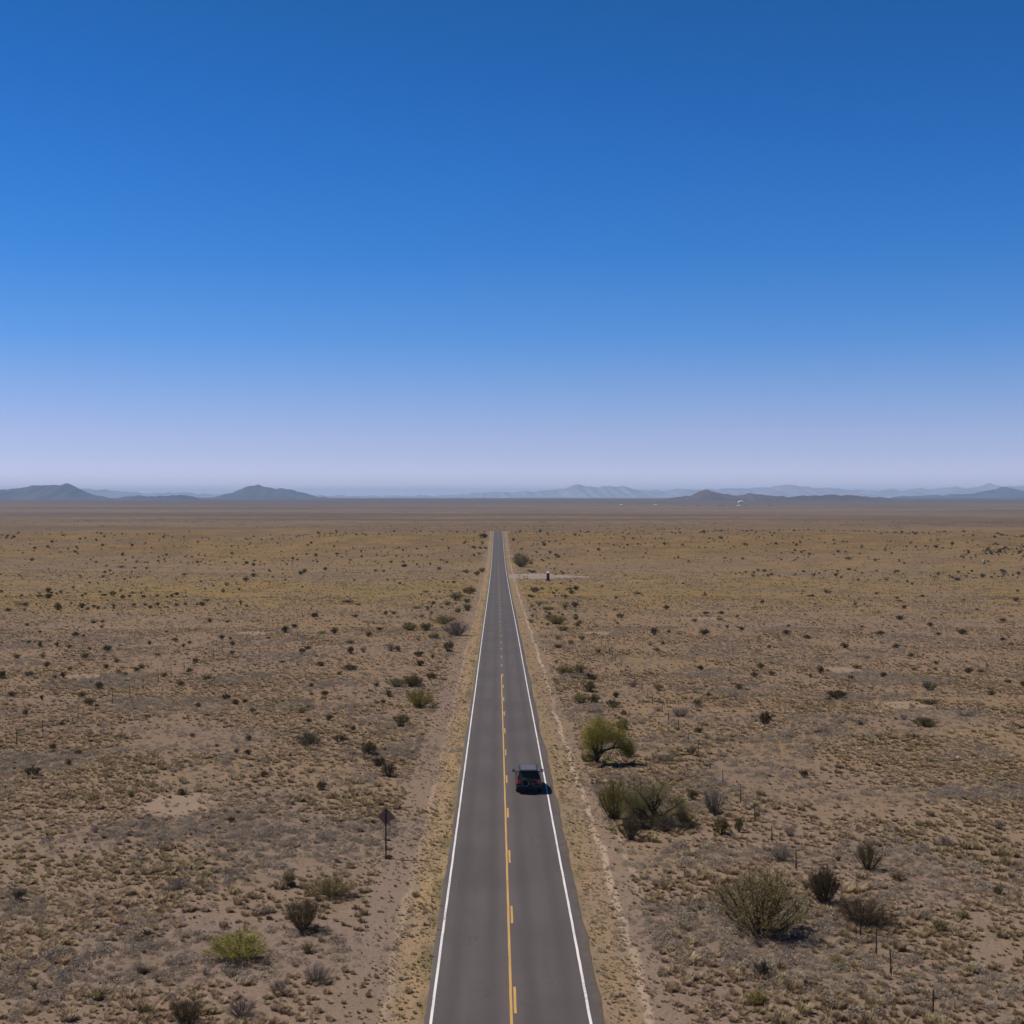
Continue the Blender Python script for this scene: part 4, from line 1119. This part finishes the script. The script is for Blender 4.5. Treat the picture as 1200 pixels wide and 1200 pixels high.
hills('hills', 9500, [(762, 590), (775, 585.5), (800, 581.7), (813, 579.5), (825, 574.2), (828, 573.2), (832, 574.4), (840, 577.2), (860, 580.6), (878, 578.6), (893, 579.2), (910, 581.6), (927, 582), (943, 581), (962, 580.4), (980, 579.8), (1000, 580.4), (1027, 582.6), (1056, 586), (1068, 591)], 800, M_REDHILL, 5)
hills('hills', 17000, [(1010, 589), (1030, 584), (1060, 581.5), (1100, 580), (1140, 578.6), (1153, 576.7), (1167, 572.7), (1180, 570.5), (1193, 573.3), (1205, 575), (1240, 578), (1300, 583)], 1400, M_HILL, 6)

# ------------------------------------------------------------------ the car
M_CARPAINT = plain('black_car_paint', (0.014, 0.014, 0.016), 0.38, 0.35, 0.0, 0.1, 2, coat=0.1)
M_ROOFPAINT = plain('grey_roof_paint', (0.125, 0.115, 0.125), 0.5, 0.3, 0.0, 0.15, 2)  # roof panel, a paler grey than the black body
M_GLASS = plain('tinted_glass', (0.036, 0.038, 0.035), 0.16, 0.5, 0, 0.05, 1)
M_TYRE = plain('tyre_rubber', (0.018, 0.017, 0.017), 0.85, 0.2)
M_RIM = plain('alloy_rim', (0.32, 0.33, 0.33), 0.35, 0.5, 0.8)
M_TRIM = plain('black_plastic', (0.022, 0.022, 0.023), 0.6, 0.3)
M_TAIL = plain('red_tail_lens', (0.55, 0.018, 0.04), 0.2, 0.6)
M_PLATE = plain('dull_plate', (0.10, 0.10, 0.11), 0.5, 0.4)
M_HEAD = plain('clear_lens', (0.6, 0.6, 0.6), 0.1, 0.6)
M_MIRROR = plain('mirror_glass', (0.5, 0.52, 0.55), 0.05, 0.5, 0.9)
def make_car(loc):
    root = empty('suv', loc); tag(root, 'black SUV with red tail lights and rear spare wheel, driving away in the right lane', 'car')
    W = 0.98                      # half width
    # body loft: stations along y (rear 0 -> front), each a half section (x, z)
    def section(hw, z0, z1, z2, tuck):
        return [(hw - 0.10, z0), (hw - 0.02, z0 + 0.10), (hw, (z0 + z1)/2), (hw - 0.01, z1), (hw - tuck, z2), (0, z2 + 0.015)]
    st = [(0.00, section(W - 0.10, 0.42, 0.72, 1.00, 0.10)), (0.06, section(W - 0.04, 0.36, 0.74, 1.05, 0.07)), (0.35, section(W, 0.30, 0.78, 1.07, 0.05)),
          (1.5, section(W, 0.28, 0.78, 1.05, 0.05)), (3.0, section(W, 0.28, 0.78, 1.02, 0.06)), (3.3, section(W, 0.28, 0.76, 1.00, 0.10)),
          (4.2, section(W - 0.03, 0.30, 0.70, 0.92, 0.14)), (4.5, section(W - 0.10, 0.34, 0.64, 0.84, 0.16)), (4.58, section(W - 0.20, 0.40, 0.60, 0.76, 0.18))]
    mb = MB(); n_ = 12
    for yy, sec in st:
        row = sec + [(-x_, z_) for x_, z_ in reversed(sec[:-1])]
        mb.v += [(x_, yy, z_) for x_, z_ in row]
    n_ = 11
    for i in range(len(st) - 1):
        for k in range(n_): mb.f.append((i*n_ + k, i*n_ + (k+1) % n_, (i+1)*n_ + (k+1) % n_, (i+1)*n_ + k)); mb.m.append(0)
    mb.f.append(tuple(range(n_ - 1, -1, -1))); mb.m.append(0)
    mb.f.append(tuple((len(st)-1)*n_ + k for k in range(n_))); mb.m.append(0)
    # cabin: pillars and roof as one shell above the belt line
    cab = [(0.12, 0.86, 1.04), (0.50, 0.71, 1.66)]        # rear bottom / rear top
    roof_y = (0.46, 2.75); belt_y = (0.08, 3.55)
    def ring(z, hw, y0, y1): return [(-hw, y0, z), (hw, y0, z), (hw, y1, z), (-hw, y1, z)]
    vs = ring(1.03, 0.87, belt_y[0], belt_y[1]) + ring(1.36, 0.79, 0.27, 3.08) + ring(1.64, 0.72, roof_y[0], roof_y[1] - 0.1) + ring(1.70, 0.64, roof_y[0] + 0.16, roof_y[1] - 0.28)
    fs = []
    for k in range(3):
        for q in range(4): fs.append((k*4 + q, k*4 + (q+1) % 4, (k+1)*4 + (q+1) % 4, (k+1)*4 + q))
    fs.append((12, 13, 14, 15))
    mb.add(vs, fs)
    body = mb.build('body', M_CARPAINT, root, smooth=False, bevel=0.03)
    m_ = MB(); m_.add(ring(1.702, 0.60, 0.64, 2.45) + ring(1.712, 0.59, 0.65, 2.44), [(4, 5, 6, 7), (0, 1, 5, 4), (1, 2, 6, 5), (2, 3, 7, 6), (3, 0, 4, 7)]); m_.build('roof', M_ROOFPAINT, root)
    # glass: panes just proud of the cabin faces
    def pane(name, quad, off, inset=0.07):
        q = [Vector(p) for p in quad]; c = sum(q, Vector()) / 4
        nrm = (q[1] - q[0]).cross(q[3] - q[0]).normalized()
        if nrm.dot(c - Vector((0, 1.6, 1.2))) < 0: nrm = -nrm
        a_ = [p.lerp(c, inset) + nrm * off for p in q]; b_ = [p - nrm * 0.012 for p in a_]
        m_ = MB(); m_.add(a_ + b_, [(0, 1, 2, 3), (7, 6, 5, 4), (1, 0, 4, 5), (2, 1, 5, 6), (3, 2, 6, 7), (0, 3, 7, 4)])
        return m_.build(name, M_GLASS, root)
    rw = pane('rear_window', [(-0.83, 0.105, 1.07), (0.83, 0.105, 1.07), (0.72, 0.40, 1.60), (-0.72, 0.40, 1.60)], 0.022, 0.09)
    wip = MB(); wip.tube([(0.05, 0.085, 1.10), (-0.42, 0.17, 1.23)], 0.012, 5); wip.build('rear_wiper', M_TRIM, root)
    pane('windscreen', [(-0.80, 3.42, 1.08), (0.80, 3.42, 1.08), (0.68, 2.72, 1.61), (-0.68, 2.72, 1.61)], 0.025, 0.06)
    for sg in (-1, 1):
        for y0, y1 in ((0.36, 1.25), (1.32, 2.15), (2.22, 3.0)):
            def sx(z): return sg * np.interp(z, [1.03, 1.36, 1.64], [0.87, 0.79, 0.70])
            k = 0.28 if y1 > 2.9 else 0.0
            pane('side_window', [(sx(1.10), y0, 1.10), (sx(1.10), y1 + k, 1.10), (sx(1.56), y1 - 0.25*k, 1.56), (sx(1.56), y0 + (0.14 if y0 < 0.5 else 0), 1.56)], 0.012, 0.05)
        m_ = MB(); m_.tube([(sg*0.66, 0.75, 1.70), (sg*0.66, 0.80, 1.755), (sg*0.66, 2.25, 1.755), (sg*0.66, 2.32, 1.70)], 0.02, 6); m_.build('roof_rail', M_TRIM, root)
        # mirror: arm, housing, glass
        m_ = MB(); m_.box((sg*1.10, 2.98, 1.16), (0.24, 0.15, 0.20), taper=0.9); m_.box((sg*0.94, 3.0, 1.08), (0.20, 0.06, 0.06))
        mo = m_.build('wing_mirror', M_TRIM, root, bevel=0.02)
        m_ = MB(); m_.box((sg*1.10, 2.900, 1.16), (0.19, 0.008, 0.14)); m_.build('mirror_glass', M_MIRROR, mo)
        # tail light wraps round the corner
        m_ = MB()
        m_.add([(sg*0.60, 0.010, 0.80), (sg*0.86, 0.005, 0.78), (sg*0.965, 0.16, 0.80), (sg*0.955, 0.18, 1.03), (sg*0.85, 0.035, 1.05), (sg*0.62, 0.040, 1.02),
                (sg*0.60, 0.10, 0.80), (sg*0.80, 0.12, 0.78), (sg*0.88, 0.22, 0.80), (sg*0.88, 0.22, 1.03), (sg*0.80, 0.12, 1.05), (sg*0.62, 0.10, 1.02)],
               [(0, 1, 4, 5), (1, 2, 3, 4), (0, 6, 7, 1), (1, 7, 8, 2), (5, 4, 10, 11), (4, 3, 9, 10), (0, 5, 11, 6), (2, 8, 9, 3)])
        for v_i in range(len(m_.v)): m_.v[v_i] = (m_.v[v_i][0], m_.v[v_i][1] - 0.03, m_.v[v_i][2])
        m_.build('tail_light', M_TAIL, root)
        m_ = MB(); m_.box((sg*0.66, 4.50, 0.70), (0.34, 0.12, 0.14)); m_.build('headlight', M_HEAD, root, bevel=0.02)
        for yy in (0.90, 3.72):
            wh = empty('wheel', (sg*0.84, yy, 0.37)); wh.parent = root
            m_ = MB(); m_.lathe((0, 0, 0), [(0.23, -0.115), (0.34, -0.12), (0.37, -0.09), (0.37, 0.09), (0.34, 0.12), (0.23, 0.115)], 'X', 28); m_.build('tyre', M_TYRE, wh, smooth=False)
            m_ = MB(); m_.lathe((sg*0.02, 0, 0), [(0.06, sg*-0.08), (0.235, sg*-0.08), (0.235, sg*0.105), (0.20, sg*0.085), (0.06, sg*0.10)], 'X', 20)
            for k in range(5):
                rot = Matrix.Rotation(2*math.pi*k/5, 3, 'X'); m_.box(tuple(rot @ Vector((sg*0.11, 0, 0.13))), (0.02, 0.05, 0.16), rot)
            m_.build('rim', M_RIM, wh)
            m_ = MB(); arch = [(sg*0.935, yy + 0.45*math.cos(a_), 0.37 + 0.45*math.sin(a_)) for a_ in np.linspace(0.05, math.pi - 0.05, 14)]
            m_.tube(arch, 0.04, 6); m_.build('wheel_arch', M_TRIM, root)
    m_ = MB(); m_.box((0, -0.02, 0.52), (1.74, 0.22, 0.24)); bmp = m_.build('rear_bumper', M_TRIM, root, bevel=0.04)
    m_ = MB(); m_.box((0, 4.52, 0.50), (1.60, 0.20, 0.26)); m_.build('front_bumper', M_TRIM, root, bevel=0.04)
    m_ = MB(); m_.box((0.30, -0.045, 0.76), (0.32, 0.02, 0.16)); m_.build('number_plate', M_PLATE, root)
    m_ = MB(); m_.box((0, 0.36, 1.675), (1.30, 0.24, 0.05), Matrix.Rotation(R(-6), 3, 'X')); m_.build('spoiler', M_CARPAINT, root, bevel=0.015)
    # spare wheel on the tailgate, left of centre
    sp = empty('spare_wheel', (-0.27, -0.10, 0.86)); sp.parent = root
    m_ = MB(); m_.lathe((0, 0, 0), [(0.22, -0.09), (0.33, -0.10), (0.36, -0.075), (0.36, 0.075), (0.33, 0.10), (0.1, 0.10)], 'Y', 32); m_.build('tyre', M_TYRE, sp)
    m_ = MB(); m_.lathe((0, 0, 0), [(0.07, -0.085), (0.19, -0.07), (0.24, -0.092), (0.285, -0.112), (0.285, -0.02), (0.1, 0.0)], 'Y', 28); m_.build('rim', M_RIM, sp)
    m_ = MB(); m_.tube([(0.5, 1.0, 1.68), (0.5, 0.85, 2.2)], 0.006, 4); m_.build('antenna', M_TRIM, root)
    m_ = MB(); m_.tube([(0.55, 0.3, 0.30), (0.55, -0.06, 0.29)], 0.035, 8); m_.build('exhaust', M_RIM, root)
    m_ = MB(); m_.box((0, 2.2, 0.33), (1.55, 3.4, 0.16)); m_.build('underbody', M_TRIM, root)
    return root
cx_ = XC + 1.83; cy_ = 98.4
make_car((cx_, cy_, ground(cx_, cy_) + ROAD_H + 0.001))

# ------------------------------------------------------------------ air
hz = bpy.data.materials.new('haze'); hz.use_nodes = True
for q in list(hz.node_tree.nodes):
    if q.type == 'BSDF_PRINCIPLED': hz.node_tree.nodes.remove(q)
pv = hz.node_tree.nodes.new('ShaderNodeVolumePrincipled')
pv.inputs['Color'].default_value = (0.50, 0.72, 1.0, 1)
pv.inputs['Density'].default_value = 4.3e-5
pv.inputs['Anisotropy'].default_value = 0.0
out = [q for q in hz.node_tree.nodes if q.type == 'OUTPUT_MATERIAL'][0]
hz.node_tree.links.new(pv.outputs[0], out.inputs['Volume'])
lowest = min(float(GZ.min()), CAM_Z - 51) - 80; top = 275.0
mb = MB(); mb.box((XC, 20500, (lowest + top)/2), (82000, 47000, top - lowest))
hb = mb.build('haze', hz); tag(hb, kind='stuff')
hb.visible_shadow = True
